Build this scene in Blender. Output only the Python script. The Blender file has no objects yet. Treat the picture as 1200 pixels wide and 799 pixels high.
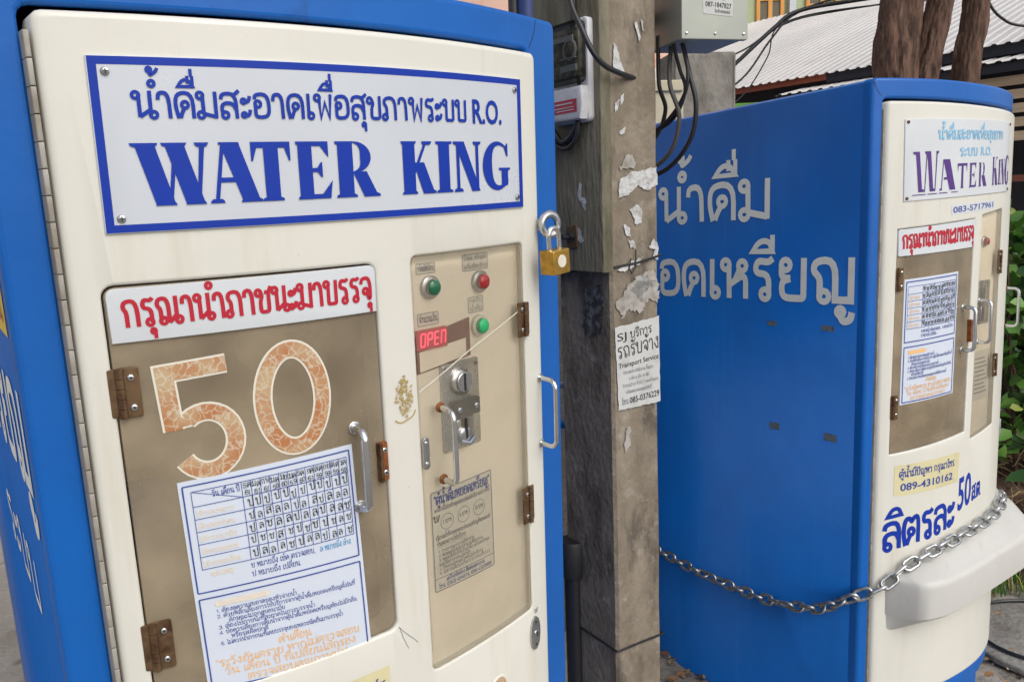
import bpy, bmesh, math, random
from mathutils import Vector, Matrix, Euler
from mathutils.geometry import tessellate_polygon
from mathutils import noise as mnoise
R = math.radians
PI = math.pi
random.seed(7)
sc = bpy.context.scene
col = sc.collection

# ------------------------------------------------------------------ camera, sky, sun
cam_d = bpy.data.cameras.new('camera')
cam = bpy.data.objects.new('camera', cam_d)
col.objects.link(cam)
cam_d.sensor_width = 36.0
cam_d.lens = 36.0 * 946.97 / 1200.0
cam_d.clip_start = 0.02
cam_d.clip_end = 500
cam.matrix_world = (Matrix.Translation((0, 0, 1.5802)) @ Matrix.Rotation(PI / 2 - 0.1645, 4, 'X')
                    @ Matrix.Rotation(-0.0376, 4, 'Z'))
sc.camera = cam

SUN = Vector((0.45, -0.62, 0.76)).normalized()
world = bpy.data.worlds.new('World')
sc.world = world
world.use_nodes = True
wn = world.node_tree
bg = wn.nodes['Background']
sky = wn.nodes.new('ShaderNodeTexSky')
sky.sky_type = 'NISHITA'
sky.sun_disc = False
sky.sun_elevation = math.asin(SUN.z)
sky.sun_rotation = math.atan2(SUN.x, SUN.y)
sky.air_density = 1.0
sky.dust_density = 3.5
sky.ozone_density = 0.6
hsv = wn.nodes.new('ShaderNodeHueSaturation')   # hazy, nearly white sky
hsv.inputs['Saturation'].default_value = 0.42
wn.links.new(sky.outputs[0], hsv.inputs['Color'])
wn.links.new(hsv.outputs[0], bg.inputs['Color'])
bg.inputs['Strength'].default_value = 0.15
sun_d = bpy.data.lights.new('sun', 'SUN')
sun_d.energy = 0.72
sun_d.angle = R(40)
sun_d.color = (1.0, 0.95, 0.87)
sun = bpy.data.objects.new('sun', sun_d)
col.objects.link(sun)
sun.rotation_euler = SUN.to_track_quat('Z', 'Y').to_euler()
sun.location = (3, -3, 6)
sc.view_settings.view_transform = 'Standard'
sc.view_settings.look = 'None'
sc.view_settings.exposure = 0.30
sc.view_settings.gamma = 1
sc.view_settings.use_curve_mapping = False

# ------------------------------------------------------------------ materials
def mat(name, c, rough=0.5, metal=0.0, var=0.0, vscale=6.0, c2=None, bump=0.0, bscale=60.0, spec=0.5,
        stretch=None, emit=None, estr=0.0, lo=0.42, hi=0.68, coat=0.0):
    m = bpy.data.materials.new(name)
    m.use_nodes = True
    nt = m.node_tree
    b = nt.nodes['Principled BSDF']
    b.inputs['Roughness'].default_value = rough
    b.inputs['Metallic'].default_value = metal
    b.inputs['Specular IOR Level'].default_value = spec
    b.inputs['Coat Weight'].default_value = coat
    b.inputs['Base Color'].default_value = (*c, 1)
    if emit:
        b.inputs['Emission Color'].default_value = (*emit, 1)
        b.inputs['Emission Strength'].default_value = estr
    if var or c2 or bump:
        tc = nt.nodes.new('ShaderNodeTexCoord')
        src = tc.outputs['Object']
        if stretch:
            mp = nt.nodes.new('ShaderNodeMapping')
            mp.inputs['Scale'].default_value = stretch
            nt.links.new(src, mp.inputs[0])
            src = mp.outputs[0]
        n = nt.nodes.new('ShaderNodeTexNoise')
        n.inputs['Scale'].default_value = vscale
        n.inputs['Detail'].default_value = 9
        n.inputs['Roughness'].default_value = 0.62
        nt.links.new(src, n.inputs['Vector'])
        if var or c2:
            rp = nt.nodes.new('ShaderNodeValToRGB')
            rp.color_ramp.elements[0].position = lo
            rp.color_ramp.elements[1].position = hi
            cc = c2 if c2 else tuple(x * (1 - var) for x in c)
            rp.color_ramp.elements[0].color = (*c, 1)
            rp.color_ramp.elements[1].color = (*cc, 1)
            nt.links.new(n.outputs['Fac'], rp.inputs[0])
            nt.links.new(rp.outputs[0], b.inputs['Base Color'])
            mr = nt.nodes.new('ShaderNodeMapRange')
            mr.inputs['From Min'].default_value = 0.3
            mr.inputs['From Max'].default_value = 0.7
            mr.inputs['To Min'].default_value = max(0.02, rough - 0.08)
            mr.inputs['To Max'].default_value = min(1, rough + 0.12)
            nt.links.new(n.outputs['Fac'], mr.inputs['Value'])
            nt.links.new(mr.outputs[0], b.inputs['Roughness'])
        if bump:
            n2 = nt.nodes.new('ShaderNodeTexNoise')
            n2.inputs['Scale'].default_value = bscale
            n2.inputs['Detail'].default_value = 6
            nt.links.new(src, n2.inputs['Vector'])
            bp = nt.nodes.new('ShaderNodeBump')
            bp.inputs['Strength'].default_value = bump
            bp.inputs['Distance'].default_value = 0.02
            nt.links.new(n2.outputs['Fac'], bp.inputs['Height'])
            nt.links.new(bp.outputs[0], b.inputs['Normal'])
    return m

def layer(m, c, scale, lo, hi, stretch=None, amount=1.0, detail=8, kind='noise', seed=0.0):
    """mix one more blotch layer over a material's base colour"""
    nt = m.node_tree
    b = nt.nodes['Principled BSDF']
    tc = nt.nodes.new('ShaderNodeTexCoord')
    mp = nt.nodes.new('ShaderNodeMapping')
    mp.inputs['Scale'].default_value = stretch or (1, 1, 1)
    mp.inputs['Location'].default_value = (seed, seed * 1.7, seed * 0.6)
    nt.links.new(tc.outputs['Object'], mp.inputs[0])
    n = nt.nodes.new('ShaderNodeTexNoise')
    n.inputs['Scale'].default_value = scale
    n.inputs['Detail'].default_value = detail
    n.inputs['Roughness'].default_value = 0.65
    nt.links.new(mp.outputs[0], n.inputs['Vector'])
    mr = nt.nodes.new('ShaderNodeMapRange')
    mr.inputs['From Min'].default_value = lo
    mr.inputs['From Max'].default_value = hi
    mr.inputs['To Min'].default_value = 0
    mr.inputs['To Max'].default_value = amount
    nt.links.new(n.outputs['Fac'], mr.inputs['Value'])
    mx = nt.nodes.new('ShaderNodeMix')
    mx.data_type = 'RGBA'
    inp = b.inputs['Base Color']
    if inp.links:
        nt.links.new(inp.links[0].from_socket, mx.inputs['A'])
    else:
        mx.inputs['A'].default_value = inp.default_value
    mx.inputs['B'].default_value = (*c, 1)
    nt.links.new(mr.outputs[0], mx.inputs['Factor'])
    nt.links.new(mx.outputs['Result'], inp)
    return m

def clear(name, tint, rough=0.08, haze=0.0, hazec=(0.5, 0.45, 0.38), refl=1.0):
    m = bpy.data.materials.new(name)
    m.use_nodes = True
    nt = m.node_tree
    nt.nodes.clear()
    out = nt.nodes.new('ShaderNodeOutputMaterial')
    tr = nt.nodes.new('ShaderNodeBsdfTransparent')
    tr.inputs[0].default_value = (*tint, 1)
    gl = nt.nodes.new('ShaderNodeBsdfGlossy')
    gl.inputs['Roughness'].default_value = rough
    gl.inputs['Color'].default_value = (refl, refl, refl, 1)
    df = nt.nodes.new('ShaderNodeBsdfDiffuse')
    df.inputs[0].default_value = (*hazec, 1)
    fr = nt.nodes.new('ShaderNodeFresnel')
    fr.inputs[0].default_value = 1.45
    m0 = nt.nodes.new('ShaderNodeMixShader')
    tc = nt.nodes.new('ShaderNodeTexCoord')
    n = nt.nodes.new('ShaderNodeTexNoise')
    n.inputs['Scale'].default_value = 9
    n.inputs['Detail'].default_value = 8
    nt.links.new(tc.outputs['Object'], n.inputs['Vector'])
    mr = nt.nodes.new('ShaderNodeMapRange')
    mr.inputs['From Min'].default_value = 0.3
    mr.inputs['From Max'].default_value = 0.75
    mr.inputs['To Min'].default_value = haze * 0.6
    mr.inputs['To Max'].default_value = haze * 1.5
    nt.links.new(n.outputs['Fac'], mr.inputs['Value'])
    nt.links.new(mr.outputs[0], m0.inputs[0])
    nt.links.new(tr.outputs[0], m0.inputs[1])
    nt.links.new(df.outputs[0], m0.inputs[2])
    mx = nt.nodes.new('ShaderNodeMixShader')
    nt.links.new(fr.outputs[0], mx.inputs[0])
    nt.links.new(m0.outputs[0], mx.inputs[1])
    nt.links.new(gl.outputs[0], mx.inputs[2])
    nt.links.new(mx.outputs[0], out.inputs[0])
    return m

M = {}
M['blue'] = mat('blue_gelcoat', (0.003, 0.104, 0.42), 0.36, spec=0.35, var=0.14, vscale=3.0, bump=0.22, bscale=5)
layer(M['blue'], (0.012, 0.16, 0.50), 7.0, 0.55, 0.80, stretch=(5, 5, 0.14), amount=0.35, seed=21.0)
layer(M['blue'], (0.004, 0.06, 0.27), 5.0, 0.60, 0.80, amount=0.4, seed=3.1)
layer(M['blue'], (0.005, 0.15, 0.52), 2.6, 0.52, 0.75, stretch=(1, 1, 0.5), amount=0.3, seed=12.0)
layer(M['blue'], (0.004, 0.03, 0.10), 22.0, 0.66, 0.74, stretch=(1, 1, 0.5), amount=0.4, seed=15.0)
layer(M['blue'], (0.05, 0.18, 0.44), 40.0, 0.70, 0.78, stretch=(1, 1, 0.12), amount=0.35, seed=5.0)
M['cream'] = mat('cream_gelcoat', (0.640, 0.630, 0.570), 0.36, var=0.05, vscale=4.0, bump=0.02, bscale=20)
layer(M['cream'], (0.47, 0.41, 0.29), 9.0, 0.56, 0.80, stretch=(1.6, 1.6, 0.18), amount=0.5, seed=1.4)
layer(M['cream'], (0.30, 0.24, 0.16), 60.0, 0.70, 0.76, amount=0.55, seed=8.2)
M['cream_panel'] = mat('yellowed_cream', (0.84, 0.76, 0.62), 0.5, var=0.10, vscale=6, bump=0.02)
layer(M['cream_panel'], (0.60, 0.47, 0.29), 7.0, 0.60, 0.85, stretch=(1, 1, 0.3), amount=0.5, seed=2.2)
M['tan'] = mat('tan_steel_bay', (0.55, 0.45, 0.32), 0.55, metal=0.0, var=0.2, vscale=3)
layer(M['tan'], (0.28, 0.21, 0.13), 10.0, 0.58, 0.85, stretch=(1, 1, 0.2), amount=0.5, seed=6.0)
M['pane'] = clear('smoky_acrylic', (0.86, 0.82, 0.74), 0.14, 0.46, (0.44, 0.36, 0.25), 0.8)
M['cover'] = clear('clear_acrylic', (0.98, 0.97, 0.94), 0.15, 0.10, (0.82, 0.74, 0.58), 0.7)
M['white'] = mat('white_plate', (0.52, 0.555, 0.61), 0.3, var=0.05, vscale=5)
M['strip'] = mat('white_strip_plate', (0.58, 0.61, 0.64), 0.35, var=0.05, vscale=7)
M['paper'] = mat('white_paper', (0.57, 0.625, 0.72), 0.55, var=0.05, vscale=8)
M['label_paper'] = mat('label_paper', (0.66, 0.62, 0.52), 0.6, var=0.1, vscale=20)
M['ink_blue'] = mat('royal_blue_vinyl', (0.005, 0.034, 0.33), 0.4, spec=0.25, var=0.1, vscale=15)
M['ink_navy'] = mat('navy_print', (0.03, 0.06, 0.28), 0.5)
M['ink_red'] = mat('crimson_vinyl', (0.42, 0.008, 0.028), 0.4)
M['ink_black'] = mat('black_ink', (0.012, 0.012, 0.014), 0.5)
M['ink_orange'] = mat('faded_orange_print', (0.78, 0.46, 0.20), 0.55)
M['ink_pale'] = mat('very_faded_print', (0.74, 0.64, 0.50), 0.55)
M['ink_teal'] = mat('teal_print', (0.05, 0.30, 0.55), 0.5)
M['ink_purple'] = mat('purple_vinyl', (0.07, 0.02, 0.19), 0.4)
M['ink_sky'] = mat('sky_blue_vinyl', (0.22, 0.48, 0.70), 0.4)
M['ink_grey'] = mat('grey_print', (0.17, 0.16, 0.19), 0.6)
M['vinyl_white'] = mat('weathered_white_vinyl', (0.84, 0.85, 0.80), 0.5, c2=(0.72, 0.73, 0.67), vscale=25, lo=0.5, hi=0.8)
M['num_edge'] = mat('pale_sticker_edge', (0.68, 0.65, 0.56), 0.5)
M['steel'] = mat('dull_steel', (0.56, 0.57, 0.58), 0.28, 1.0, var=0.3, vscale=30)
M['chrome'] = mat('chrome', (0.68, 0.69, 0.70), 0.14, 1.0, var=0.2, vscale=20)
M['hinge'] = mat('rusty_brown_hinge', (0.17, 0.105, 0.055), 0.5, 0.6, c2=(0.07, 0.03, 0.014), vscale=45, lo=0.45, hi=0.65)
M['rust'] = mat('orange_rust', (0.28, 0.09, 0.02), 0.75, 0.2, c2=(0.10, 0.035, 0.015), vscale=70)
M['greyhinge'] = mat('grey_piano_hinge', (0.36, 0.34, 0.30), 0.55, 0.2, c2=(0.24, 0.21, 0.17), vscale=20)
M['brass'] = mat('worn_brass', (0.66, 0.40, 0.085), 0.32, 0.9, c2=(0.38, 0.23, 0.06), vscale=60)
M['dark'] = mat('dark_rubber', (0.012, 0.012, 0.014), 0.6)
M['cable'] = mat('black_cable', (0.016, 0.017, 0.02), 0.42)
M['lamp_green'] = mat('green_lens', (0.005, 0.10, 0.045), 0.15, coat=0.5)
M['lamp_red'] = mat('red_lens', (0.28, 0.012, 0.015), 0.15, coat=0.5)
M['btn_green'] = mat('green_button', (0.02, 0.34, 0.12), 0.3)
M['plastic_white'] = mat('ivory_plastic', (0.62, 0.60, 0.50), 0.4)
M['maroon'] = mat('maroon_plastic', (0.14, 0.022, 0.012), 0.25)
M['led_back'] = mat('red_display_glass', (0.24, 0.008, 0.02), 0.2, emit=(1, 0.02, 0.06), estr=0.12)
M['led'] = mat('red_led', (0.9, 0.05, 0.10), 0.4, emit=(1.0, 0.05, 0.13), estr=1.0)
M['concrete'] = mat('old_pole_concrete', (0.245, 0.205, 0.155), 0.85, c2=(0.145, 0.118, 0.086), vscale=9, bump=0.28, bscale=70, lo=0.38, hi=0.66, stretch=(1, 1, 0.75))
layer(M['concrete'], (0.060, 0.047, 0.036), 7.0, 0.50, 0.62, stretch=(1.6, 1.6, 0.55), amount=0.70, seed=4.0)
layer(M['concrete'], (0.32, 0.29, 0.24), 17.0, 0.56, 0.68, amount=0.7, seed=9.0)
layer(M['concrete'], (0.03, 0.026, 0.022), 70.0, 0.68, 0.72, amount=0.85, seed=2.0)
M['board'] = mat('mossy_grey_timber', (0.175, 0.158, 0.110), 0.85, c2=(0.10, 0.09, 0.06), vscale=12, bump=0.4, bscale=40, stretch=(2.2, 2.2, 0.6))
layer(M['board'], (0.17, 0.165, 0.11), 12.0, 0.58, 0.76, stretch=(4, 4, 0.3), amount=0.6, seed=1.0)
M['wallgrey'] = mat('dark_grey_wall', (0.13, 0.12, 0.105), 0.9, c2=(0.05, 0.047, 0.04), vscale=3, bump=0.4)  # dark grey with darker random blotches
M['post_grey'] = mat('grey_concrete_post', (0.21, 0.195, 0.17), 0.85, c2=(0.11, 0.10, 0.085), vscale=9, bump=0.5, bscale=50, stretch=(1, 1, 0.6))
M['boxmetal'] = mat('galvanised_box', (0.36, 0.375, 0.335), 0.42, 0.35, var=0.12, vscale=4)
M['meter_white'] = mat('meter_white_plastic', (0.55, 0.55, 0.57), 0.45, var=0.3, vscale=12)
M['meter_guts'] = mat('meter_dark_dial', (0.05, 0.045, 0.035), 0.5, c2=(0.34, 0.30, 0.24), vscale=45)
M['glass'] = clear('meter_glass', (0.72, 0.72, 0.68), 0.10, 0.02, (0.20, 0.20, 0.18), 0.18)
M['roof'] = mat('white_corrugated_sheet', (0.55, 0.535, 0.525), 0.5, var=0.16, vscale=0.8)
layer(M['roof'], (0.36, 0.33, 0.30), 2.2, 0.55, 0.78, amount=0.5, seed=2.0)
M['fascia'] = mat('red_brown_fascia', (0.30, 0.07, 0.035), 0.6)
M['navy'] = mat('eave_shade_navy', (0.02, 0.023, 0.035), 0.7)  # near-black navy puts the shade under the eaves into the colour
M['slat'] = mat('tan_wood_slat', (0.66, 0.50, 0.34), 0.6, var=0.25, vscale=5, stretch=(0.4, 0.4, 6))
M['redwood'] = mat('red_brown_shelf', (0.12, 0.03, 0.015), 0.6)
M['bark'] = mat('brown_bark', (0.15, 0.082, 0.055), 0.9, c2=(0.034, 0.018, 0.012), vscale=20, bump=0.9, bscale=30, stretch=(1.6, 1.6, 0.35), lo=0.38, hi=0.66)
layer(M['bark'], (0.23, 0.14, 0.095), 22.0, 0.6, 0.76, stretch=(2, 2, 0.5), amount=0.7, seed=3.3)
M['leaf'] = mat('green_leaf', (0.09, 0.22, 0.035), 0.35, c2=(0.13, 0.27, 0.045), vscale=5)
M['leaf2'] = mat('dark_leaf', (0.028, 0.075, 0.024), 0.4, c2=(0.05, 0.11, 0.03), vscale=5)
M['leaf3'] = mat('yellow_green_leaf', (0.22, 0.27, 0.05), 0.45)
M['soil'] = mat('dry_soil', (0.13, 0.085, 0.055), 0.95, c2=(0.055, 0.035, 0.022), vscale=9, bump=1.0, bscale=30)
M['straw'] = mat('dry_straw', (0.40, 0.29, 0.15), 0.8, c2=(0.22, 0.14, 0.07), vscale=12)
M['litter'] = mat('dead_leaf', (0.22, 0.10, 0.04), 0.75, c2=(0.36, 0.22, 0.10), vscale=4)
M['stone'] = mat('rubble_stone', (0.24, 0.19, 0.15), 0.9, c2=(0.13, 0.10, 0.08), vscale=12, bump=0.5)
M['ground'] = mat('worn_concrete_ground', (0.30, 0.28, 0.25), 0.9, c2=(0.19, 0.17, 0.145), vscale=2.2, bump=0.6, bscale=35)
layer(M['ground'], (0.06, 0.045, 0.03), 6.0, 0.56, 0.70, amount=0.8, seed=2.5)
M['slab'] = mat('grey_slab', (0.25, 0.24, 0.22), 0.85, c2=(0.14, 0.125, 0.105), vscale=7, bump=0.5, bscale=50)
M['pinkwall'] = mat('pink_plaster', (0.72, 0.47, 0.38), 0.8, c2=(0.66, 0.33, 0.20), vscale=0.9, lo=0.5, hi=0.62)
M['greenwall'] = mat('pale_green_plaster', (0.42, 0.50, 0.30), 0.8, var=0.15, vscale=0.7)
M['orangeframe'] = mat('orange_window_frame', (0.62, 0.30, 0.06), 0.5)
M['darkglass'] = mat('dark_window_glass', (0.10, 0.09, 0.05), 0.1)
M['dkblue'] = mat('navy_pole_paint', (0.01, 0.03, 0.14), 0.4)
M['bluehose'] = mat('blue_hose', (0.02, 0.05, 0.14), 0.4)
M['pvc_blue'] = mat('blue_pvc', (0.03, 0.20, 0.42), 0.4)
M['pvc_grey'] = mat('grey_pvc', (0.38, 0.39, 0.40), 0.5)
M['poster'] = mat('grubby_poster', (0.50, 0.51, 0.50), 0.7, c2=(0.36, 0.35, 0.33), vscale=14, lo=0.5, hi=0.75)
M['torn'] = mat('torn_paper', (0.52, 0.53, 0.53), 0.8, c2=(0.33, 0.31, 0.28), vscale=55, lo=.45, hi=.65, bump=.3, bscale=120)
M['torn_old'] = mat('paper_residue', (0.38, 0.36, 0.33), 0.85, c2=(0.22, 0.20, 0.17), vscale=40)
M['yellow'] = mat('pale_yellow_sticker', (0.62, 0.57, 0.34), 0.5, var=0.12, vscale=12)
M['yellow2'] = mat('bright_yellow_sticker', (0.80, 0.55, 0.02), 0.45)
M['limegreen'] = mat('lime_canvas', (0.16, 0.42, 0.05), 0.6)
M['bag'] = mat('grey_plastic_bag', (0.40, 0.42, 0.45), 0.35, var=0.4, vscale=18)
M['red_label'] = mat('red_label', (0.36, 0.012, 0.035), 0.45)
M['shelf'] = mat('white_moulded_shelf', (0.52, 0.515, 0.49), 0.38, var=0.08, vscale=5, bump=0.02)
layer(M['shelf'], (0.33, 0.31, 0.28), 14.0, 0.60, 0.78, amount=0.5, seed=4.4)
# cracked orange sticker
def mosaic():
    m = mat('cracked_orange_sticker', (0.60, 0.26, 0.09), 0.5)
    nt = m.node_tree
    b = nt.nodes['Principled BSDF']
    tc = nt.nodes.new('ShaderNodeTexCoord')
    vo = nt.nodes.new('ShaderNodeTexVoronoi')
    vo.feature = 'DISTANCE_TO_EDGE'
    vo.inputs['Scale'].default_value = 88
    n = nt.nodes.new('ShaderNodeTexNoise')
    n.inputs['Scale'].default_value = 30
    n.inputs['Detail'].default_value = 6
    wn_ = nt.nodes.new('ShaderNodeTexNoise'); wn_.inputs['Scale'].default_value = 55; wn_.inputs['Detail'].default_value = 5
    nt.links.new(tc.outputs['Object'], wn_.inputs['Vector'])
    va = nt.nodes.new('ShaderNodeVectorMath'); va.operation = 'MULTIPLY_ADD'
    va.inputs[1].default_value = (.030, .030, .030)
    nt.links.new(wn_.outputs['Color'], va.inputs[0]); nt.links.new(tc.outputs['Object'], va.inputs[2])
    nt.links.new(va.outputs[0], vo.inputs['Vector'])
    nt.links.new(tc.outputs['Object'], n.inputs['Vector'])
    rp = nt.nodes.new('ShaderNodeValToRGB')
    rp.color_ramp.elements[0].position = 0.35
    rp.color_ramp.elements[0].color = (0.40, 0.16, 0.058, 1)
    rp.color_ramp.elements[1].position = 0.68
    rp.color_ramp.elements[1].color = (0.47, 0.34, 0.20, 1)
    nt.links.new(n.outputs['Fac'], rp.inputs[0])
    st = nt.nodes.new('ShaderNodeMapRange')
    st.inputs['From Min'].default_value = 0.0
    st.inputs['From Max'].default_value = 0.085
    st.inputs['To Min'].default_value = 0.85
    st.inputs['To Max'].default_value = 0
    nt.links.new(vo.outputs['Distance'], st.inputs['Value'])
    mx = nt.nodes.new('ShaderNodeMix')
    mx.data_type = 'RGBA'
    mx.inputs['B'].default_value = (0.56, 0.50, 0.39, 1)
    nt.links.new(st.outputs[0], mx.inputs['Factor'])
    nt.links.new(rp.outputs[0], mx.inputs['A'])
    nt.links.new(mx.outputs['Result'], b.inputs['Base Color'])
    return m
M['mosaic'] = mosaic()

# ------------------------------------------------------------------ looped Thai stroke lettering
G = {}
def g(ch, adv, *st): G[ch] = (adv, st)
def O(x, y, r=.120): return ('o', x, y, r)
g('น', .86, O(.13,.84), [(.225,.84),(.235,.05)], [(.235,.06),(.62,.32)], [(.62,1),(.62,.12)], O(.72,.13))
g('ม', .86, O(.13,.85), [(.225,.85),(.235,.16)], O(.14,.13), [(.235,.18),(.70,.06)], [(.70,1),(.70,0)])
g('า', .62, [(.04,.68),(.06,.94,.2),(.42,.94,.3),(.44,0)])
g('ด', .82, O(.38,.5), [(.36,.40),(.26,.22,.1),(.19,.02)], [(.13,0),(.02,.5,.3),(.10,.94,.3),(.68,.94,.35),(.68,0)])
g('ค', .82, O(.40,.5), [(.31,.48),(.2,.30,.1),(.19,.02)], [(.13,0),(.02,.5,.3),(.10,.94,.3),(.68,.94,.35),(.68,0)])
g('ต', .84, O(.38,.45), [(.36,.35),(.26,.20,.1),(.19,.02)], [(.13,0),(.02,.5,.3),(.10,.94,.25),(.30,.94,.1),(.39,.80,.03),(.48,.94,.1),(.70,.94,.3),(.70,0)])
g('ล', .80, O(.20,.13), [(.105,.15),(.06,.56,.25),(.50,.60,.25),(.63,.34)], [(.06,.72),(.10,.94,.2),(.64,.94,.3),(.65,0)])
g('ส', .82, O(.20,.13), [(.105,.15),(.06,.56,.25),(.50,.60,.25),(.63,.34)], [(.06,.72),(.10,.94,.2),(.64,.94,.3),(.65,0)], [(.54,.86),(.78,1.06)])
g('อ', .80, O(.21,.56), [(.115,.56),(.10,.06,.12),(.66,.06,.22),(.66,.94,.35),(.12,.94,.25),(.08,.74)])
g('ะ', .48, O(.12,.66,.085), [(.2,.62),(.33,.66,.12),(.37,.86)], O(.12,.14,.085), [(.2,.10),(.33,.14,.12),(.37,.34)])
g('เ', .40, O(.22,.13), [(.125,1),(.125,.13)])
g('แ', .78, O(.22,.13), [(.125,1),(.125,.13)], O(.60,.13), [(.505,1),(.505,.13)])
g('โ', .46, O(.30,.13), [(.205,.13),(.205,1.2,.1),(.02,1.36,.1),(.46,1.42)])
g('ไ', .46, O(.32,.13), [(.225,.13),(.225,1.12,.1),(.04,1.34,.1),(.20,1.46)])
g('ใ', .46, O(.32,.13), [(.225,.13),(.225,1.2,.1),(.10,1.40,.1),(.02,1.2)])
g('พ', .90, O(.13,.85), [(.215,.83),(.27,.03),(.47,.66),(.67,.03),(.74,1)])
g('ฟ', .90, O(.13,.85), [(.215,.83),(.27,.03),(.47,.66),(.67,.03),(.74,1.34)])
g('ผ', .86, O(.30,.85), [(.205,.85),(.14,.5),(.16,.03),(.43,.56),(.68,.03),(.70,1)])
g('ฝ', .86, O(.30,.85), [(.205,.85),(.14,.5),(.16,.03),(.43,.56),(.68,.03),(.70,1.34)])
g('ข', .80, O(.13,.80), [(.22,.86),(.32,.66,.08),(.22,.50,.08),(.22,.06,.1),(.64,.06,.1),(.64,1)])
g('ช', .84, O(.13,.80), [(.22,.86),(.32,.66,.08),(.22,.50,.08),(.22,.06,.1),(.64,.06,.1),(.64,.78)], [(.44,.82),(.64,.78,.1),(.78,1.03)])
g('ซ', .84, O(.13,.80), [(.22,.86),(.30,.74),(.36,.86),(.30,.56,.08),(.22,.50,.08),(.22,.06,.1),(.64,.06,.1),(.64,.78)], [(.44,.82),(.64,.78,.1),(.78,1.03)])
g('ภ', .84, O(.12,.13), [(.215,.13),(.215,.56,.1),(.06,.70,.1),(.14,.94,.25),(.68,.94,.35),(.68,0)])
g('ถ', .84, O(.32,.13), [(.225,.13),(.225,.56,.1),(.06,.70,.1),(.14,.94,.25),(.68,.94,.35),(.68,0)])
g('ก', .80, [(.18,0),(.18,.56,.1),(.04,.70,.1),(.12,.94,.25),(.65,.94,.35),(.65,0)])
g('ร', .66, O(.36,.13), [(.56,1.0),(.44,.90,.08),(.14,.96,.12),(.09,.64,.12),(.46,.62,.2),(.455,.13)])
g('บ', .82, O(.13,.85), [(.225,.85),(.225,.06,.06),(.66,.06,.06),(.66,1)])
g('ป', .82, O(.13,.85), [(.225,.85),(.225,.06,.06),(.66,.06,.06),(.66,1.36)])
g('ณ', 1.14, O(.30,.13), [(.205,.13),(.205,.56,.1),(.05,.70,.1),(.12,.94,.25),(.56,.94,.3),(.56,.04)], [(.56,.05),(.90,.32)], [(.90,1),(.90,.12)], O(1.0,.13))
g('จ', .74, O(.30,.40), [(.39,.40),(.47,.10,.1),(.60,.06,.2),(.60,.94,.4),(.10,.94,.3),(.04,.70)])
g('ห', .86, O(.13,.85), [(.225,.85),(.235,0)], [(.235,.34),(.60,.58,.08),(.70,.50,.1),(.70,0)], O(.60,.82), [(.53,.74),(.40,.46)])
g('ย', .82, O(.22,.84), [(.125,.84),(.11,.54,.12),(.34,.52)], [(.34,.52),(.13,.46,.1),(.13,.06,.15),(.66,.06,.06),(.66,1)])
g('ญ', 1.08, O(.31,.13), [(.215,.13),(.215,.56,.1),(.05,.70,.1),(.12,.94,.25),(.56,.94,.3),(.56,.06),(.90,.06),(.90,1)], O(.68,-.20,.08), [(.68,-.28),(.74,-.42,.05),(.90,-.38,.06),(.93,-.20)])
g('ท', .82, O(.13,.85), [(.225,.85),(.235,0)], [(.235,.50),(.46,.92,.12),(.66,.92,.12),(.66,0)])
g('ว', .68, O(.38,.13), [(.05,.70),(.08,.94,.2),(.48,.94,.35),(.475,.13)])
g('ง', .66, O(.38,.84), [(.475,.84),(.47,.06),(.30,.06,.12),(.04,.52)])
g('ธ', .74, [(.62,.98),(.44,.90,.08),(.12,.96,.12),(.10,.56,.05),(.42,.62,.2),(.60,.5,.1),(.60,.06,.15),(.12,.06,.1),(.12,.36)])
g('ศ', .84, O(.40,.5), [(.31,.48),(.2,.30,.1),(.19,.02)], [(.13,0),(.02,.5,.3),(.10,.94,.3),(.68,.94,.35),(.68,0)], [(.5,.9),(.8,1.1)])
g('ษ', .84, O(.13,.85), [(.225,.85),(.225,.06,.06),(.66,.06,.06),(.66,1)], O(.46,.46,.08), [(.54,.46),(.82,.62)])
# marks (drawn over the previous consonant)
g('ำ', .62, O(-.14,1.26,.105), [(.04,.68),(.06,.94,.2),(.42,.94,.3),(.44,0)])
g('ิ', 0, [(-.64,1.17),(-.08,1.17),(-.20,1.42,.15),(-.46,1.42,.15),(-.64,1.17)])
g('ี', 0, [(-.64,1.17),(-.12,1.17),(-.20,1.42,.15),(-.46,1.42,.15),(-.64,1.17)], [(-.12,1.12),(-.12,1.56)])
g('ื', 0, [(-.64,1.17),(-.10,1.17),(-.24,1.42,.15),(-.46,1.42,.15),(-.64,1.17)], [(-.10,1.12),(-.10,1.56)], [(-.28,1.28),(-.28,1.56)])
g('ึ', 0, [(-.64,1.17),(-.12,1.17),(-.20,1.42,.15),(-.46,1.42,.15),(-.64,1.17)], O(-.12,1.46,.07))
g('ั', 0, O(-.42,1.24,.08), [(-.38,1.14),(-.16,1.16,.1),(-.06,1.42)])
g('็', 0, [(-.5,1.4),(-.3,1.2,.1),(-.42,1.16,.05),(-.5,1.3,.1),(-.2,1.42,.1),(-.05,1.5)])
g('์', 0, O(-.26,1.24,.075), [(-.3,1.32),(-.2,1.44,.05),(-.04,1.54)])
g('่', 0, [(-.14,1.14),(-.14,1.42)])
g('้', 0, O(-.34,1.36,.075), [(-.34,1.27),(-.3,1.16,.03),(-.10,1.30,.05),(-.04,1.42)])
g('๊', 0, [(-.4,1.16),(-.4,1.4),(-.26,1.2),(-.16,1.4),(-.1,1.16)])
g('ุ', 0, O(-.20,-.20,.075), [(-.125,-.20),(-.125,-.48)])
g('ู', 0, O(-.38,-.18,.07), [(-.31,-.18),(-.30,-.40,.06),(-.125,-.40,.06),(-.125,-.14)])
g(' ', .40)
g('.', .26, [(.10,.0),(.10,.13)])
g(',', .26, [(.14,.13),(.06,-.14)])
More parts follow.
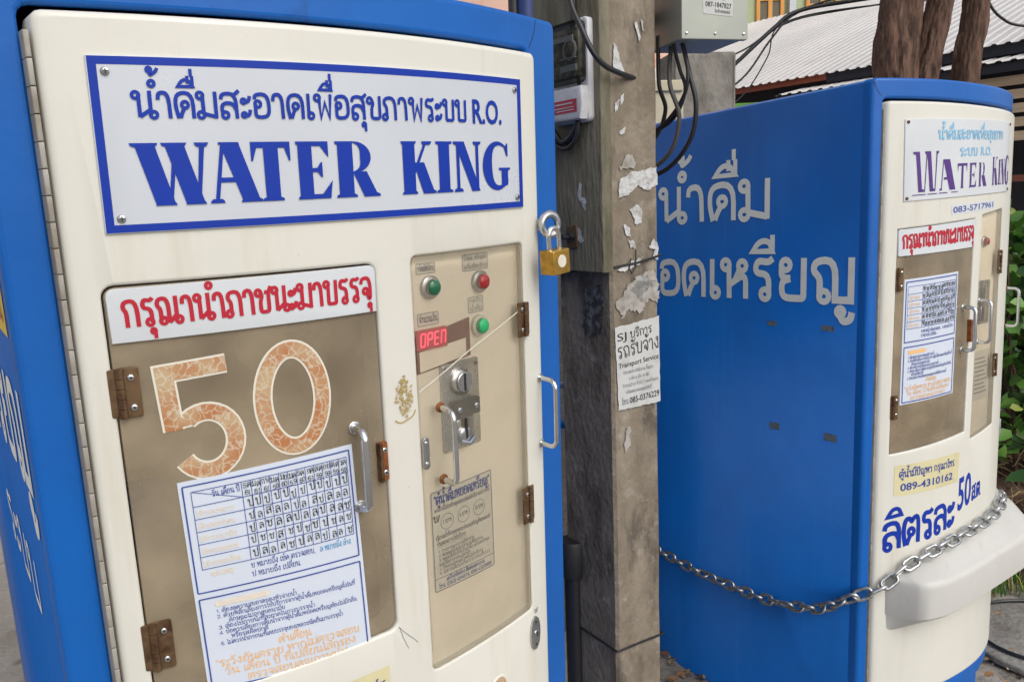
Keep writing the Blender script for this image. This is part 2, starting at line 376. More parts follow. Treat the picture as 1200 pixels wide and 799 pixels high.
g('-', .46, [(.06,.42),(.38,.42)])
g('"', .40, [(.10,1.1),(.10,.82)], [(.27,1.1),(.27,.82)])
g('(', .34, [(.28,1.1),(.06,.85,.3),(.06,.2,.3),(.28,-.1)])
g(')', .34, [(.04,1.1),(.26,.85,.3),(.26,.2,.3),(.04,-.1)])
g('/', .46, [(.04,0),(.40,1.05)])
g('0', .74, [(.34,.94),(.62,.94,.28),(.62,.06,.28),(.06,.06,.28),(.06,.94,.28),(.34,.94)])
g('1', .50, [(.08,.74),(.30,.96),(.30,0)])
g('2', .70, [(.08,.72),(.10,.96,.25),(.60,.96,.3),(.60,.56,.2),(.06,.06),(.64,.06)])
g('3', .70, [(.08,.78),(.12,.95,.2),(.58,.95,.25),(.58,.54,.2),(.30,.52)], [(.30,.52),(.62,.50,.2),(.62,.05,.25),(.08,.05,.25),(.06,.24)])
g('4', .72, [(.48,0),(.48,.96),(.05,.28),(.66,.28)])
g('5', .70, [(.58,.94),(.14,.94),(.09,.48),(.30,.62,.15),(.62,.58,.25),(.62,.05,.28),(.10,.05,.25),(.06,.22)])
g('6', .72, [(.58,.80),(.50,.96,.2),(.08,.96,.35),(.08,.05,.3),(.62,.05,.28),(.62,.58,.28),(.10,.58,.25),(.08,.34)])
g('7', .66, [(.05,.94),(.60,.94),(.24,0)])
g('8', .72, [(.34,.52),(.60,.54,.2),(.60,.95,.22),(.09,.95,.22),(.09,.54,.2),(.34,.52)], [(.34,.52),(.65,.52,.22),(.65,.05,.25),(.04,.05,.25),(.04,.52,.22),(.34,.52)])
g('9', .72, [(.12,.2),(.18,.04,.2),(.62,.04,.35),(.62,.95,.3),(.08,.95,.28),(.08,.42,.28),(.58,.42,.25),(.62,.66)])

def fillet(pts, n=4):
    out = []
    k = len(pts)
    for i, p in enumerate(pts):
        if i in (0, k - 1) or len(p) < 3:
            out.append((p[0], p[1]))
            continue
        a, b, c = Vector(pts[i - 1][:2]), Vector(p[:2]), Vector(pts[i + 1][:2])
        da, dc = a - b, c - b
        t1 = min(p[2] * 1.35, da.length * .5)
        t2 = min(p[2] * 1.35, dc.length * .5)
        s, e = b + da.normalized() * t1, b + dc.normalized() * t2
        for j in range(n + 1):
            t = j / n
            q = s * (1 - t) ** 2 + b * 2 * t * (1 - t) + e * t * t
            out.append((q.x, q.y))
    res = [out[0]]
    for q in out[1:]:
        if (q[0] - res[-1][0]) ** 2 + (q[1] - res[-1][1]) ** 2 > 1e-8:
            res.append(q)
    return res

LAT = {}
def latin_mesh(s, off=0.0):
    k = (s, off)
    if k not in LAT:
        cu = bpy.data.curves.new('t', 'FONT')
        cu.body = s
        cu.size = 1
        cu.offset = off
        cu.resolution_u = 3
        o = bpy.data.objects.new('t', cu)
        me = o.to_mesh()
        vs = [(v.co.x, v.co.y) for v in me.vertices]
        fs = [tuple(p.vertices) for p in me.polygons]
        o.to_mesh_clear()
        bpy.data.objects.remove(o)
        bpy.data.curves.remove(cu)
        x0 = min(v[0] for v in vs); x1 = max(v[0] for v in vs)
        LAT[k] = ([(x - x0, y) for x, y in vs], fs, x1 - x0)
    return LAT[k]

# ------------------------------------------------------------------ geometry container in flat space (x right, y up, h out)
def rrect(x0, y0, x1, y1, r=0.0, n=4):
    if r <= 0:
        return [(x0, y0), (x1, y0), (x1, y1), (x0, y1)]
    p = []
    for cx, cy, a in ((x0 + r, y0 + r, 180), (x1 - r, y0 + r, 270), (x1 - r, y1 - r, 0), (x0 + r, y1 - r, 90)):
        for i in range(n + 1):
            t = R(a + 90 * i / n)
            p.append((cx + r * math.cos(t), cy + r * math.sin(t)))
    return p

def inset(poly, d):
    """move a ccw polygon's edges inwards by d (positive)"""
    n = len(poly)
    out = []
    for i in range(n):
        a, b, c = Vector(poly[i - 1]), Vector(poly[i]), Vector(poly[(i + 1) % n])
        e1, e2 = (b - a).normalized(), (c - b).normalized()
        n1, n2 = Vector((-e1.y, e1.x)), Vector((-e2.y, e2.x))
        m = n1 + n2
        if m.length < 1e-6: m = n1.copy()
        m.normalize()
        k = d / max(0.35, m.dot(n1))
        out.append((b.x + m.x * k, b.y + m.y * k))
    return out

class Geo:
    def __init__(s):
        s.v = []; s.f = []; s.m = []; s.eps = 0
    def add(s, vs, fs, mi=0):
        o = len(s.v)
        s.v += [tuple(v) for v in vs]
        for f in fs:
            s.f.append(tuple(i + o for i in f)); s.m.append(mi)
    def ribbon(s, pts, w, h, mi=0, lift=True):
        if lift:
            s.eps = (s.eps + 1) % 12
            h = h + s.eps * 0.000022
        P = [Vector(p[:2]) for p in pts]
        n = len(P)
        if n < 2: return
        closed = (P[0] - P[-1]).length < 1e-7
        vs = []
        for i in range(n):
            if closed:
                a = P[i - 1] if i > 0 else P[n - 2]
                b = P[i + 1] if i < n - 1 else P[1]
            else:
                a = P[max(0, i - 1)]; b = P[min(n - 1, i + 1)]
            d1 = (P[i] - a); d2 = (b - P[i])
            if d1.length < 1e-9: d1 = d2
            if d2.length < 1e-9: d2 = d1
            d1 = d1.normalized(); d2 = d2.normalized()
            n1 = Vector((-d1.y, d1.x)); n2 = Vector((-d2.y, d2.x))
            mm = n1 + n2
            if mm.length < 1e-4: mm = n1.copy()
            mm.normalize()
            k = w * .5 / max(.5, mm.dot(n1))
            vs.append((P[i].x + mm.x * k, P[i].y + mm.y * k, h))
            vs.append((P[i].x - mm.x * k, P[i].y - mm.y * k, h))
        s.add(vs, [(2 * i + 1, 2 * i + 3, 2 * i + 2, 2 * i) for i in range(n - 1)], mi)
    def thai(s, text, x0, y0, hgt, h, mi=0, x1=None, y1=None, w=.135, lo=False, jit=0.0, squeeze=.92):
        T = 0
        for c in text: T += G.get(c, G[' '])[0]
        sx = hgt * squeeze if x1 is None else (x1 - x0) / max(T, .1)
        if y1 is None: y1 = y0
        X1 = x0 + sx * T
        sl = (y1 - y0) / (X1 - x0)
        pen = 0.0
        up = False
        n = 2 if lo else 4
        if lo: w *= .80
        for i, c in enumerate(text):
            adv, st = G.get(c, G[' '])
            dy = 0
            tone = c in '่้๊์'
            if tone and (up or (i + 1 < len(text) and text[i + 1] == 'ำ')):
                dy = .40
            if c in 'ิีืึั': up = True
            elif not tone: up = False
            dxm = 0
            if i > 0 and text[i - 1] in 'ปฟฝ' and adv == 0 and c not in 'ุู': dxm = -.18
            if tone and i + 1 < len(text) and text[i + 1] == 'ำ': dxm += .16
            jx, jy = (random.uniform(-jit, jit), random.uniform(-jit, jit)) if jit else (0, 0)
            def tr(p):
                x = x0 + (pen + p[0] + dxm + jx) * sx
                return (x, y0 + sl * (x - x0) + (p[1] + dy + jy) * hgt)
            for k in st:
                if isinstance(k, tuple):
                    m = 8 if lo else 12
                    c0, c1 = tr((k[1], k[2]))
                    rx = k[3] * (sx * .55 + hgt * .45) ; ry = k[3] * hgt * 1.02
                    pts = [(c0 + rx * math.cos(2 * PI * j / m), c1 + ry * math.sin(2 * PI * j / m)) for j in range(m)]
                    pts.append(pts[0])
                    s.ribbon(pts, w * hgt * .86, h, mi)
                else:
                    s.ribbon([tr(p) for p in fillet(k, n)], w * hgt * (.85 if adv == 0 else 1), h, mi)
            pen += adv
        return X1
    def latin(s, text, x0, y0, hgt, h, mi=0, x1=None, y1=None, off=0.0):
        vs, fs, W = latin_mesh(text, off)
        sy = hgt / .727
        sx = sy if x1 is None else (x1 - x0) / W
        if y1 is None: y1 = y0
        sl = (y1 - y0) / (sx * W)
        s.add([(x0 + x * sx, y0 + sl * x * sx + y * sy, h) for x, y in vs], fs, mi)
        return x0 + W * sx
    def poly(s, pts, h, mi=0, holes=()):
        loops = [[Vector((p[0], p[1], 0)) for p in L] for L in [pts, *holes]]
        flat = [p for L in loops for p in L]
        tris = tessellate_polygon(loops)
        fs = []
        for t in tris:
            a, b, c = (flat[i] for i in t)
            cr = (b.x - a.x) * (c.y - a.y) - (b.y - a.y) * (c.x - a.x)
            if abs(cr) < 1e-12: continue
            fs.append(t if cr > 0 else (t[0], t[2], t[1]))
        s.add([(p.x, p.y, h) for p in flat], fs, mi)
    def bridge(s, A, ha, B, hb, mi=0, flip=False):
        n = len(A)
        fs = [(i, (i + 1) % n, n + (i + 1) % n, n + i) for i in range(n)]
        if flip: fs = [f[::-1] for f in fs]
        s.add([(p[0], p[1], ha) for p in A] + [(p[0], p[1], hb) for p in B], fs, mi)
    def plate(s, out, h0, h1, c=0.0, holes=(), mi=0, hc=None, back=False):
        """slab between h0 and h1 with rounded front edge c; holes get rounded edges hc"""
        hc = c if hc is None else hc
        if c > 0:
            A = [(inset(out, c * (1 - math.cos(a))), h1 - c + c * math.sin(a)) for a in (0, R(30), R(60), R(90))]
        else:
            A = [(out, h1)]
        s.bridge(out, h0, A[0][0], A[0][1], mi)
        for (p, hp), (q, hq) in zip(A, A[1:]): s.bridge(p, hp, q, hq, mi)
        hl = []
        for L in holes:
            if hc > 0:
                B = [(inset(L, -hc * (1 - math.cos(a))), h1 - hc + hc * math.sin(a)) for a in (0, R(30), R(60), R(90))]
            else:
                B = [(L, h1)]
            s.bridge(L, h0, B[0][0], B[0][1], mi, True)
            for (p, hp), (q, hq) in zip(B, B[1:]): s.bridge(p, hp, q, hq, mi, True)
            hl.append(B[-1][0])
        s.poly(A[-1][0], h1, mi, hl)
        if back: s.poly([p for p in out[::-1]], h0, mi)
    def disc(s, cx, cy, r, h0, h1, mi=0, n=20, dome=0.0, sy=1.0):
        ring = lambda q, a: [(cx + q * math.cos(2 * PI * i / n), cy + q * sy * math.sin(2 * PI * i / n)) for i in range(n)]
        A = ring(r, 0)
        prev, hp = A, h0
        steps = [(1.0, h1)] + ([(math.cos(a), h1 + dome * math.sin(a)) for a in (R(25), R(50), R(75))] if dome else [(.94, h1 + r * .05)])
        for q, hh in steps:
            B = ring(r * q, 0)
            s.bridge(prev, hp, B, hh, mi)
            prev, hp = B, hh
        s.poly(prev, hp, mi)
    def ring(s, cx, cy, r0, r1, h, mi=0, n=24, sy=1.0):
        P = [(cx + (r0 + r1) / 2 * math.cos(2 * PI * i / n), cy + sy * (r0 + r1) / 2 * math.sin(2 * PI * i / n)) for i in range(n)]
        s.ribbon(P + [P[0]], r1 - r0, h, mi)
    def tube(s, pts, r, mi=0, n=8, caps=True, closed=False):
        P = [Vector(p) for p in pts]
        k = len(P)
        rr = r if isinstance(r, (list, tuple)) else [r] * k
        vs = []
        ref = Vector((0.31, 0.17, 0.93)).normalized()
        prevn = None
        for i in range(k):
            a = P[i - 1] if (i > 0 or closed) else P[i]
            b = P[(i + 1) % k] if (i < k - 1 or closed) else P[i]
            t = (b - a).normalized()
            if prevn is None:
                nn = t.cross(ref)
                if nn.length < 1e-3: nn = t.cross(Vector((1, 0, 0)))
            else:
                nn = prevn - t * prevn.dot(t)
            nn.normalize(); prevn = nn
            bb = t.cross(nn)
            for j in range(n):
                q = 2 * PI * j / n
                vs.append(P[i] + (nn * math.cos(q) + bb * math.sin(q)) * rr[i])
        fs = []
        for i in range(k if closed else k - 1):
            for j in range(n):
                i2 = (i + 1) % k
                fs.append((i * n + j, i * n + (j + 1) % n, i2 * n + (j + 1) % n, i2 * n + j))
        if caps and not closed:
            fs.append(tuple(range(n))[::-1]); fs.append(tuple((k - 1) * n + j for j in range(n)))
        s.add(vs, fs, mi)
    def box(s, lo, hi, mi=0, c=0.0):
        x0, y0, z0 = lo; x1, y1, z1 = hi
        s.plate(rrect(x0, y0, x1, y1), z0, z1, c, mi=mi, back=True)
    def build(s, name, mats, parent=None, mapf=None, cut=0.03, angle=32, mirrored=False):
        me = bpy.data.meshes.new(name)
        bm = bmesh.new()
        bv = [bm.verts.new(v) for v in s.v]
        for f, mi in zip(s.f, s.m):
            try:
                q = bm.faces.new([bv[i] for i in f]); q.material_index = mi
            except ValueError:
                pass
        bmesh.ops.remove_doubles(bm, verts=bm.verts, dist=1e-6)
        if mapf is not None and cut and s.v:
            x0 = min(v[0] for v in s.v); x1 = max(v[0] for v in s.v)
            if x1 - x0 > cut * 1.4:
                k = int((x1 - x0) / cut)
                for i in range(1, k + 1):
                    bmesh.ops.bisect_plane(bm, geom=bm.verts[:] + bm.edges[:] + bm.faces[:], dist=1e-7,
                                           plane_co=(x0 + (x1 - x0) * i / (k + 1), 0, 0), plane_no=(1, 0, 0))
        if mapf is not None:
            for v in bm.verts: v.co = mapf(v.co.x, v.co.y, v.co.z)
        if mirrored: bmesh.ops.reverse_faces(bm, faces=bm.faces)
        bm.to_mesh(me); bm.free()
        for p in me.polygons: p.use_smooth = True
        me.set_sharp_from_angle(angle=R(angle))
        if not isinstance(mats, (list, tuple)): mats = [mats]
        for m in mats: me.materials.append(m)
        o = bpy.data.objects.new(name, me)
        col.objects.link(o)
        if parent is not None: o.parent = parent
        return o

def tag(o, label=None, cat=None, group=None, kind=None):
    if label: o['label'] = label
    if cat: o['category'] = cat
    if group: o['group'] = group
    if kind: o['kind'] = kind
    return o
def thing(name, label, cat, loc=(0, 0, 0), rot=None, group=None):
    o = bpy.data.objects.new(name, None)
    o.empty_display_size = .1
    col.objects.link(o)
    if rot is not None:
        o.matrix_world = Matrix.Translation(loc) @ rot.to_4x4()
    else:
        o.location = loc
    return tag(o, label, cat, group)

def quad(TL, TR, BR, BL, kx, ky):
    """flat sheet of kx by ky units -> four corners on the (u,z) door surface"""
    TL, TR, BR, BL = map(Vector, (TL, TR, BR, BL))
    def f(x, y):
        s, t = x / kx, y / ky
        q = (BL * (1 - s) + BR * s) * (1 - t) + (TL * (1 - s) + TR * s) * t
        return q.x, q.y
    return f

# ------------------------------------------------------------------ serif capitals
def serif_letter(ch):
    """list of polygons in a 0..1 box"""
    P = []
    def stroke(xt, xb, wt, wb=None, y0=0.0, y1=1.0):
        wb = wt if wb is None else wb
        P.append([(xb - wb / 2, y0), (xb + wb / 2, y0), (xt + wt / 2, y1), (xt - wt / 2, y1)])
    def ser(x, y, w, up):
        d = .045 if up else -.045
        pts = [(x - w / 2, y), (x + w / 2, y), (x + w / 2 - .02, y + d), (x + w * .30, y + d * 1.5), (x - w * .30, y + d * 1.5), (x - w / 2 + .02, y + d)]
        P.append(pts if up else pts[::-1])
    def arc(cx, cy, rx, ry, a0, a1, w0, w1, n=14):
        o, i = [], []
        for k in range(n + 1):
            t = a0 + (a1 - a0) * k / n
            f = math.sin(PI * k / n)
            w = w0 + (w1 - w0) * f
            c, s_ = math.cos(R(t)), math.sin(R(t))
            o.append((cx + rx * c, cy + ry * s_)); i.append((cx + (rx - w) * c, cy + (ry - w * .5) * s_))
        pl = o + i[::-1]
        P.append(pl if a1 > a0 else pl[::-1])
    if ch == 'W':
        stroke(.185, .40, .25); stroke(.56, .79, .25)
        stroke(.58, .46, .06, .05); stroke(.93, .83, .07, .05)
        ser(.18, 1, .36, False); ser(.56, 1, .34, False); ser(.92, 1, .20, False); ser(.40, 0, .28, True); ser(.79, 0, .28, True)
    elif ch == 'A':
        stroke(.42, .80, .36, .34); stroke(.30, .12, .07, .08)
        P.append([(.20, .34), (.56, .34), (.52, .42), (.22, .42)])
        ser(.13, 0, .28, True); ser(.80, 0, .44, True); P.append([(.22, .96), (.62, .96), (.60, 1.0), (.22, 1.0)])
    elif ch == 'T':
        stroke(.50, .50, .36); P.append([(.02, .90), (.98, .90), (.98, 1), (.02, 1)])
        P.append([(.02, .68), (.06, .68), (.16, .90), (.02, .91)]); P.append([(.94, .68), (.98, .68), (.98, .91), (.84, .90)])
        ser(.5, 0, .54, True)
    elif ch == 'E':
        stroke(.30, .30, .36); P.append([(.2, .92), (.92, .92), (.92, 1), (.2, 1)]); P.append([(.2, 0), (.93, 0), (.95, .08), (.2, .08)])
        P.append([(.92, .72), (.92, .93), (.70, .93)]); P.append([(1.0, .32), (.94, .07), (.70, .07)])
        P.append([(.4, .47), (.70, .47), (.70, .54), (.4, .54)]); P.append([(.70, .38), (.74, .38), (.74, .64), (.70, .64), (.60, .54), (.60, .48)])
        ser(.26, 1, .40, False); ser(.26, 0, .40, True)
    elif ch == 'R':
        stroke(.26, .26, .32); arc(.44, .72, .38, .28, -90, 90, .05, .24)
        stroke(.56, .80, .30, .32, 0, .46); ser(.24, 1, .40, False); ser(.26, 0, .46, True); ser(.82, 0, .38, True)
    elif ch == 'K':
        stroke(.24, .24, .34); stroke(.74, .38, .08, .08, .40, 1); stroke(.52, .80, .30, .34, 0, .60)
        ser(.24, 1, .44, False); ser(.24, 0, .44, True); ser(.76, 1, .30, False); ser(.82, 0, .40, True)
    elif ch == 'I':
        stroke(.5, .5, .62); ser(.5, 1, .95, False); ser(.5, 0, .95, True)
    elif ch == 'N':
        stroke(.16, .16, .10); stroke(.86, .86, .10); stroke(.22, .80, .32, .30)
        ser(.18, 1, .38, False); ser(.86, 1, .30, False); ser(.16, 0, .32, True)
    elif ch == 'G':
        arc(.54, .50, .52, .51, 48, 325, .05, .33, 22)
        P.append([(.70, .04), (.94, .10), (.94, .42), (.70, .42)]); P.append([(.60, .41), (1.02, .41), (1.02, .46), (.60, .46)])
        P.append([(.90, .70), (.94, .70), (.94, .97), (.90, .97), (.82, .86)])
    return P

def serif_word(geo, spec, h, mi=0, thin=1.0):
    """spec: (char, x0, x1, y0, y1)"""
    for ch, x0, x1, y0, y1 in spec:
        for k, pl in enumerate(serif_letter(ch)):
            if thin != 1.0:
                cx = sum(p[0] for p in pl) / len(pl)
                pl = [(cx + (p[0] - cx) * (thin if max(q[0] for q in pl) - min(q[0] for q in pl) < .55 else 1), p[1]) for p in pl]
            geo.poly([(x0 + p[0] * (x1 - x0), y0 + p[1] * (y1 - y0)) for p in pl], h + k * .00004, mi)

# ------------------------------------------------------------------ the machine builder helpers
class Machine:
    def __init__(s, name, label, x, y, rot, a, sag, n, dd, group):
        s.a, s.sag, s.n, s.dd = a, sag, n, dd
        s.root = thing(name, label, 'vending machine', (x, y, 0), Matrix(rot), group)
    def v(s, u): return s.sag * (1 - min(1.0, abs(u) / s.a) ** s.n) if abs(u) <= s.a else -(abs(u) - s.a) * s.sag * s.n / s.a
    def front(s, u, z, h): return Vector((u, -(s.v(u) + s.dd + h), z))
    def shell(s, u, z, h): return Vector((u, -(s.v(u) + h), z))
    def mapq(s, q):
        def f(x, y, h):
            u, z = q(x, y)
            return s.front(u, z, h)
        return f

def cabinet(m, door, H=1.85, D=1.06, sig=-.0545, chamf=.007, hingew=.0025, fo=0.0, zfoot=.165):
    a = m.a
    gp = .0045
    q = Geo()
    out = rrect(-a, zfoot, a, H, .012, 3)
    hole = rrect(door[0] - gp - hingew, door[2] - gp, door[1] + gp, door[3] + gp + .003, .012, 3)
    q.plate(out, -.012 - fo, 0, chamf, [hole], hc=.0055)
    body = q.build('cabinet', M['blue'], m.root, lambda u, z, h: m.shell(u, z, h + fo), .02, 11)
    for sx in (-1, 1):
        q = Geo()
        u0 = door[0] - gp - hingew - .004 if sx < 0 else door[1] + gp + .004
        q.ribbon(fillet([(u0, door[3] + gp + .006), (u0 + sx * .014, door[3] + gp + .026, .012), (u0 + sx * .020, H - .004)], 4), .0011, .0004)
        q.build('hood_seam', M['dark'], body, lambda u, z, h: m.shell(u, z, h + fo), 0)
    # sides, top and back joined on as one skin behind the front
    q = Geo()
    y0 = -(m.v(a) - .05)
    bk = D
    P = lambda u, v, z: (u, -v, z)
    tl = lambda v: -a + sig * (v) * 1.0
    vb = -D
    lf, lb = (-a, -.012), (-a + .0463 / .838 * (D - .012), vb)
    rf, rb = (a, -.012), (a - .0463 / .838 * (D - .012), vb)
    zt = H
    r = .018
    def col_(z, ins):
        return [(lf[0] + ins, -lf[1], z), (lb[0] + ins, -lb[1] - ins, z), (rb[0] - ins, -rb[1] - ins, z), (rf[0] - ins, -rf[1], z)]
    rings = [col_(0, 0), col_(zt - r, 0), col_(zt - r * .4, r * .2), col_(zt, r)]
    for A, B in zip(rings, rings[1:]):
        q.add(A + B, [(0, 4, 5, 1), (1, 5, 6, 2), (2, 6, 7, 3)], 0)
    arcp = [(u, -m.v(u) + .012, zt) for u in [a - r - (2 * a - 2 * r) * i / 24 for i in range(25)]]
    T = rings[-1] + arcp
    q.add(T, [tuple(range(len(T)))[::-1]], 0)
    q.add([(lf[0], -lf[1], 0), (rf[0], -rf[1], 0), (rf[0], -rf[1], zfoot - .001), (lf[0], -lf[1], zfoot - .001)], [(0, 1, 2, 3)], 0)
    side = q.build('side_and_top_shell', M['blue'], m.root, None, 0)
    return body, side

def door_slab(m, door, holes):
    q = Geo()
    q.plate(rrect(door[0], door[2], door[1], door[3], .010, 3), -.045, 0, .007, holes, hc=.004)
    return q.build('front_door', M['cream'], m.root, m.front, .02)

def recess(m, hole, depth, name, material, over=.0, hh=-.008):
    """open-fronted tray behind a hole"""
    x0, y0, x1, y1 = hole
    q = Geo()
    x0 -= over; x1 += over; y0 -= over; y1 += over
    L = rrect(x0, y0, x1, y1)
    q.bridge(L, -depth, L, hh, 0, True)
    q.poly(L, -depth)
    return q.build(name, material, m.root, m.front, .04)

def screw(q, x, y, h, r=.0035, mi=0, slot=1):
    q.disc(x, y, r, h, h + r * .25, mi, 12, r * .35)
    q.ribbon([(x - r * .6, y), (x + r * .6, y)], r * .28, h + r * .62, slot)
    q.ribbon([(x, y - r * .6), (x, y + r * .6)], r * .28, h + r * .63, slot)

def leaf_hinge(m, x, y0, y1, w, side, parent, name='hinge', h=.001, material=None):
    """butt hinge: leaf of width w on one side of the knuckle at x"""
    q = Geo()
    mt = material or M['hinge']
    xa, xb = (x, x + w) if side > 0 else (x - w, x)
    q.plate(rrect(xa, y0, xb, y1, .002, 2), h - .001, h + .0016, .0006)
    xc, xd = (x - w * .55, x - .001) if side > 0 else (x + .001, x + w * .55)
    q.plate(rrect(xc, y0 + (y1 - y0) * .02, xd, y1 - (y1 - y0) * .02, .002, 2), h - .001, h + .0012, .0005)
    n = 5
    for i in range(n):
        a = y0 + (y1 - y0) * i / n; b = y0 + (y1 - y0) * (i + .94) / n
        q.tube([(x, a, h + .0025), (x, b, h + .0025)], .0042, 0, 10)
    for t in (.2, .8):
        q.disc(xa + (xb - xa) * .55, y0 + (y1 - y0) * t, .0036, h + .0014, h + .003, 1, 12, .0012)
        q.disc(xa + (xb - xa) * .55, y0 + (y1 - y0) * t, .0014, h + .0036, h + .0046, 2, 8)
    return q.build(name, [mt, M['chrome'], M['dark']], parent, m.front, 0)

def bar_handle(m, x, y0, y1, out, parent, r=.0045, h=.0, name='handle', rust=False):
    q = Geo()
    pts = [(x, y0, h)]
    k = .013
    pts += [(x, y0, h + out - k)] + [(x, y0 + k * (1 - math.cos(R(t))), h + out - k + k * math.sin(R(t))) for t in (20, 45, 70, 90)]
    pts += [(x, y1 - k * (1 - math.cos(R(t))), h + out - k + k * math.sin(R(t))) for t in (90, 70, 45, 20)] + [(x, y1, h + out - k), (x, y1, h)]
    q.tube(pts, r, 0, 12)
    for y in (y0, y1): q.disc(x, y, r * 1.7, h, h + .002, 1 if rust else 0, 14, .001)
    return q.build(name, [M['chrome'], M['rust']], parent, m.front, 0)

# ================================================================== setting: ground, wall behind
def ground():
    me = bpy.data.meshes.new('ground')
    bm = bmesh.new()
    bmesh.ops.create_grid(bm, x_segments=120, y_segments=120, size=1.0)
    for v in bm.verts:
        x, y = v.co.x, v.co.y
        X = math.copysign(abs(x) ** 2.6, x) * 90 + .6
        Y = math.copysign(abs(y) ** 2.6, y) * 90 + 2.6
        z = mnoise.noise(Vector((X * 1.3, Y * 1.3, 0))) * .012 + mnoise.noise(Vector((X * 5, Y * 5, 3))) * .005
        v.co = (X, Y, z - .012)
    bm.to_mesh(me); bm.free()
    for p in me.polygons: p.use_smooth = True
    me.materials.append(M['ground'])
    o = bpy.data.objects.new('ground', me); col.objects.link(o)
    tag(o, kind='structure')
ground()

def world_box(name, size, material, loc=(0, 0, 0), rz=0, parent=None, c=.004):
    q = Geo()
    x, y, z = size
    # flat: x right, y up, h out -> world x, z, -y
    q.plate(rrect(-x / 2, 0, x / 2, z, min(c, .01), 2), -y / 2, y / 2, c, back=True)
    o = q.build(name, material, parent, lambda a, b, h: Vector((a, -h, b)), 0)
    o.location = loc; o.rotation_euler = (0, 0, rz)
    return o
W_ = world_box('boundary_wall', (2.8, .12, 1.66), M['wallgrey'], (.08, 2.85, -.02), math.atan2(.6, .8), c=.01)  # dark grey wall as backdrop to the gap
tag(W_, 'dark grey wall in the gap between the left machine and the pole', 'wall')

# ================================================================== the near machine
grp = 'water vending machines'
RA = ((0.771, -0.6369, 0.006), (0.6366, 0.7703, -0.0378), (0.0195, 0.033, 0.9993))
A = Machine('water_vending_machine', 'blue and cream vending machine at left with big orange 50 on its window',
            -0.22587, 1.1280, RA, 0.3866, 0.0717, 1.9265, 0.021, grp)
doorA = (-.3356, .3028, .2146, 1.7937)
cabinet(A, doorA)
winA = (-.308, 1.030, -.0085, 1.5225)
panA = (.0450, .9410, .2580, 1.5255)
doorobj = door_slab(A, doorA, [rrect(*winA, .012, 4), rrect(*panA, .008, 4)])
# shallow oval recess with fruit sticker below the panel
q = Geo()
q.disc(.170, .850, .020, 0, .0004, 0, 24)
q.disc(.170, .850, .017, .0004, .0007, 1, 24)
q.build('round_sticker', [M['num_edge'], M['mosaic']], A.root, A.front, 0)
# piano hinge
q = Geo()
n = 58
for i in range(n):
    a = .25 + (1.775 - .25) * i / n; b = .25 + (1.775 - .25) * (i + .97) / n
    q.box((-.3436, a, -.02), (-.3386, b, .0000), 0, .0012)
q.build('piano_hinge', M['greyhinge'], doorobj, A.front, 0)
# door pull at the right edge, lock, marks
bar_handle(A, .294, 1.209, 1.315, .036, doorobj, .0042)
q = Geo()
q.disc(.2615, .8975, .0125, 0, .004, 0, 28, .001, sy=2.3)
q.disc(.2615, .8975, .0055, .004, .0062, 1, 16, .0008)
q.box((.2607, .893, .006), (.2623, .902, .0075), 2)
q.disc(.2615, .917, .002, .004, .0052, 2, 10)
q.disc(.2615, .878, .002, .004, .0052, 2, 10)
q.build('door_lock', [M['steel'], M['chrome'], M['dark']], doorobj, A.front, 0)
# peeled sticker residue, hair cracks and a pen tick on the door
q = Geo()
rnd = random.Random(4)
for i in range(170):
    a_ = rnd.uniform(0, 6.28); cx = .022 + .013 * math.cos(a_) * rnd.uniform(.2, 1.1); cy = 1.347 + .026 * math.sin(a_) * rnd.uniform(.2, 1.1)
    cx = min(.040, max(.006, cx))
    k = rnd.uniform(.0006, .0026)
    q.poly([(cx + k * rnd.uniform(.4, 1.2) * math.cos(t * PI / 4), cy + k * rnd.uniform(.4, 1.1) * math.sin(t * PI / 4)) for t in range(8)], .0004 + i * .00001, 0)
q.ribbon(fillet([(.006, 1.318), (.014, 1.312, .004), (.034, 1.318, .004), (.038, 1.326)], 3), .0022, .0004, 0)
GR = mat('glue_residue', (.40, .30, .12), .7)
q.build('peeled_residue', GR, doorobj, A.front, 0)
q = Geo()
for (x, y), dirs in (((-.0085, 1.032), [(.9, -.9), (.35, -1)]),):
    for dx, dy in dirs:
        pts = [(x, y)]
        for k in range(9): pts.append((pts[-1][0] + dx * .0035 + rnd.uniform(-.0012, .0012), pts[-1][1] + dy * .0042 + rnd.uniform(-.001, .001)))
        q.ribbon(pts, .0008, .0004, 1)
q.build('hair_crack', [GR, M['ink_grey']], doorobj, A.front, 0)
q = Geo()
q.thai('บ/', .2630, .929, .008, .0005, 1, w=.14)
q.build('pen_mark', [GR, M['ink_grey']], doorobj, A.front, 0)

def sheet(corners, kx, ky):
    return quad(*corners, kx, ky)
# big sign
sg = sheet(((-.2958, 1.7520), (.2610, 1.7545), (.2606, 1.5767), (-.2977, 1.5760)), .557, .176)
q = Geo()
Wd, Hd = .557, .176
q.plate(rrect(0, 0, Wd, Hd, .001, 1), -.001, .0030, .0008)
b = .0088
q.poly(rrect(.0009, .0009, Wd - .0009, Hd - .0009), .0033, 1, [rrect(b, b, Wd - b, Hd - b)])
sign = q.build('sign_plate', [M['white'], M['ink_blue']], A.root, A.mapq(sg))
q = Geo()
X = lambda u: u + .2966
q.thai('น้ำดื่มสะอาดเพื่อสุขภาพระบบ', X(-.2600), .1150, .0272, .0040, 0, x1=X(.1480), w=.140)
q.latin('R.O.', X(.1575), .1142, .0310, .0040, 0, x1=X(.2150), off=.02)
word = [('W', -.2675, -.1935, 1), ('A', -.1945, -.1405, 1), ('T', -.1505, -.1055, 1), ('E', -.1030, -.0580, 1), ('R', -.0560, .0035, 1)]
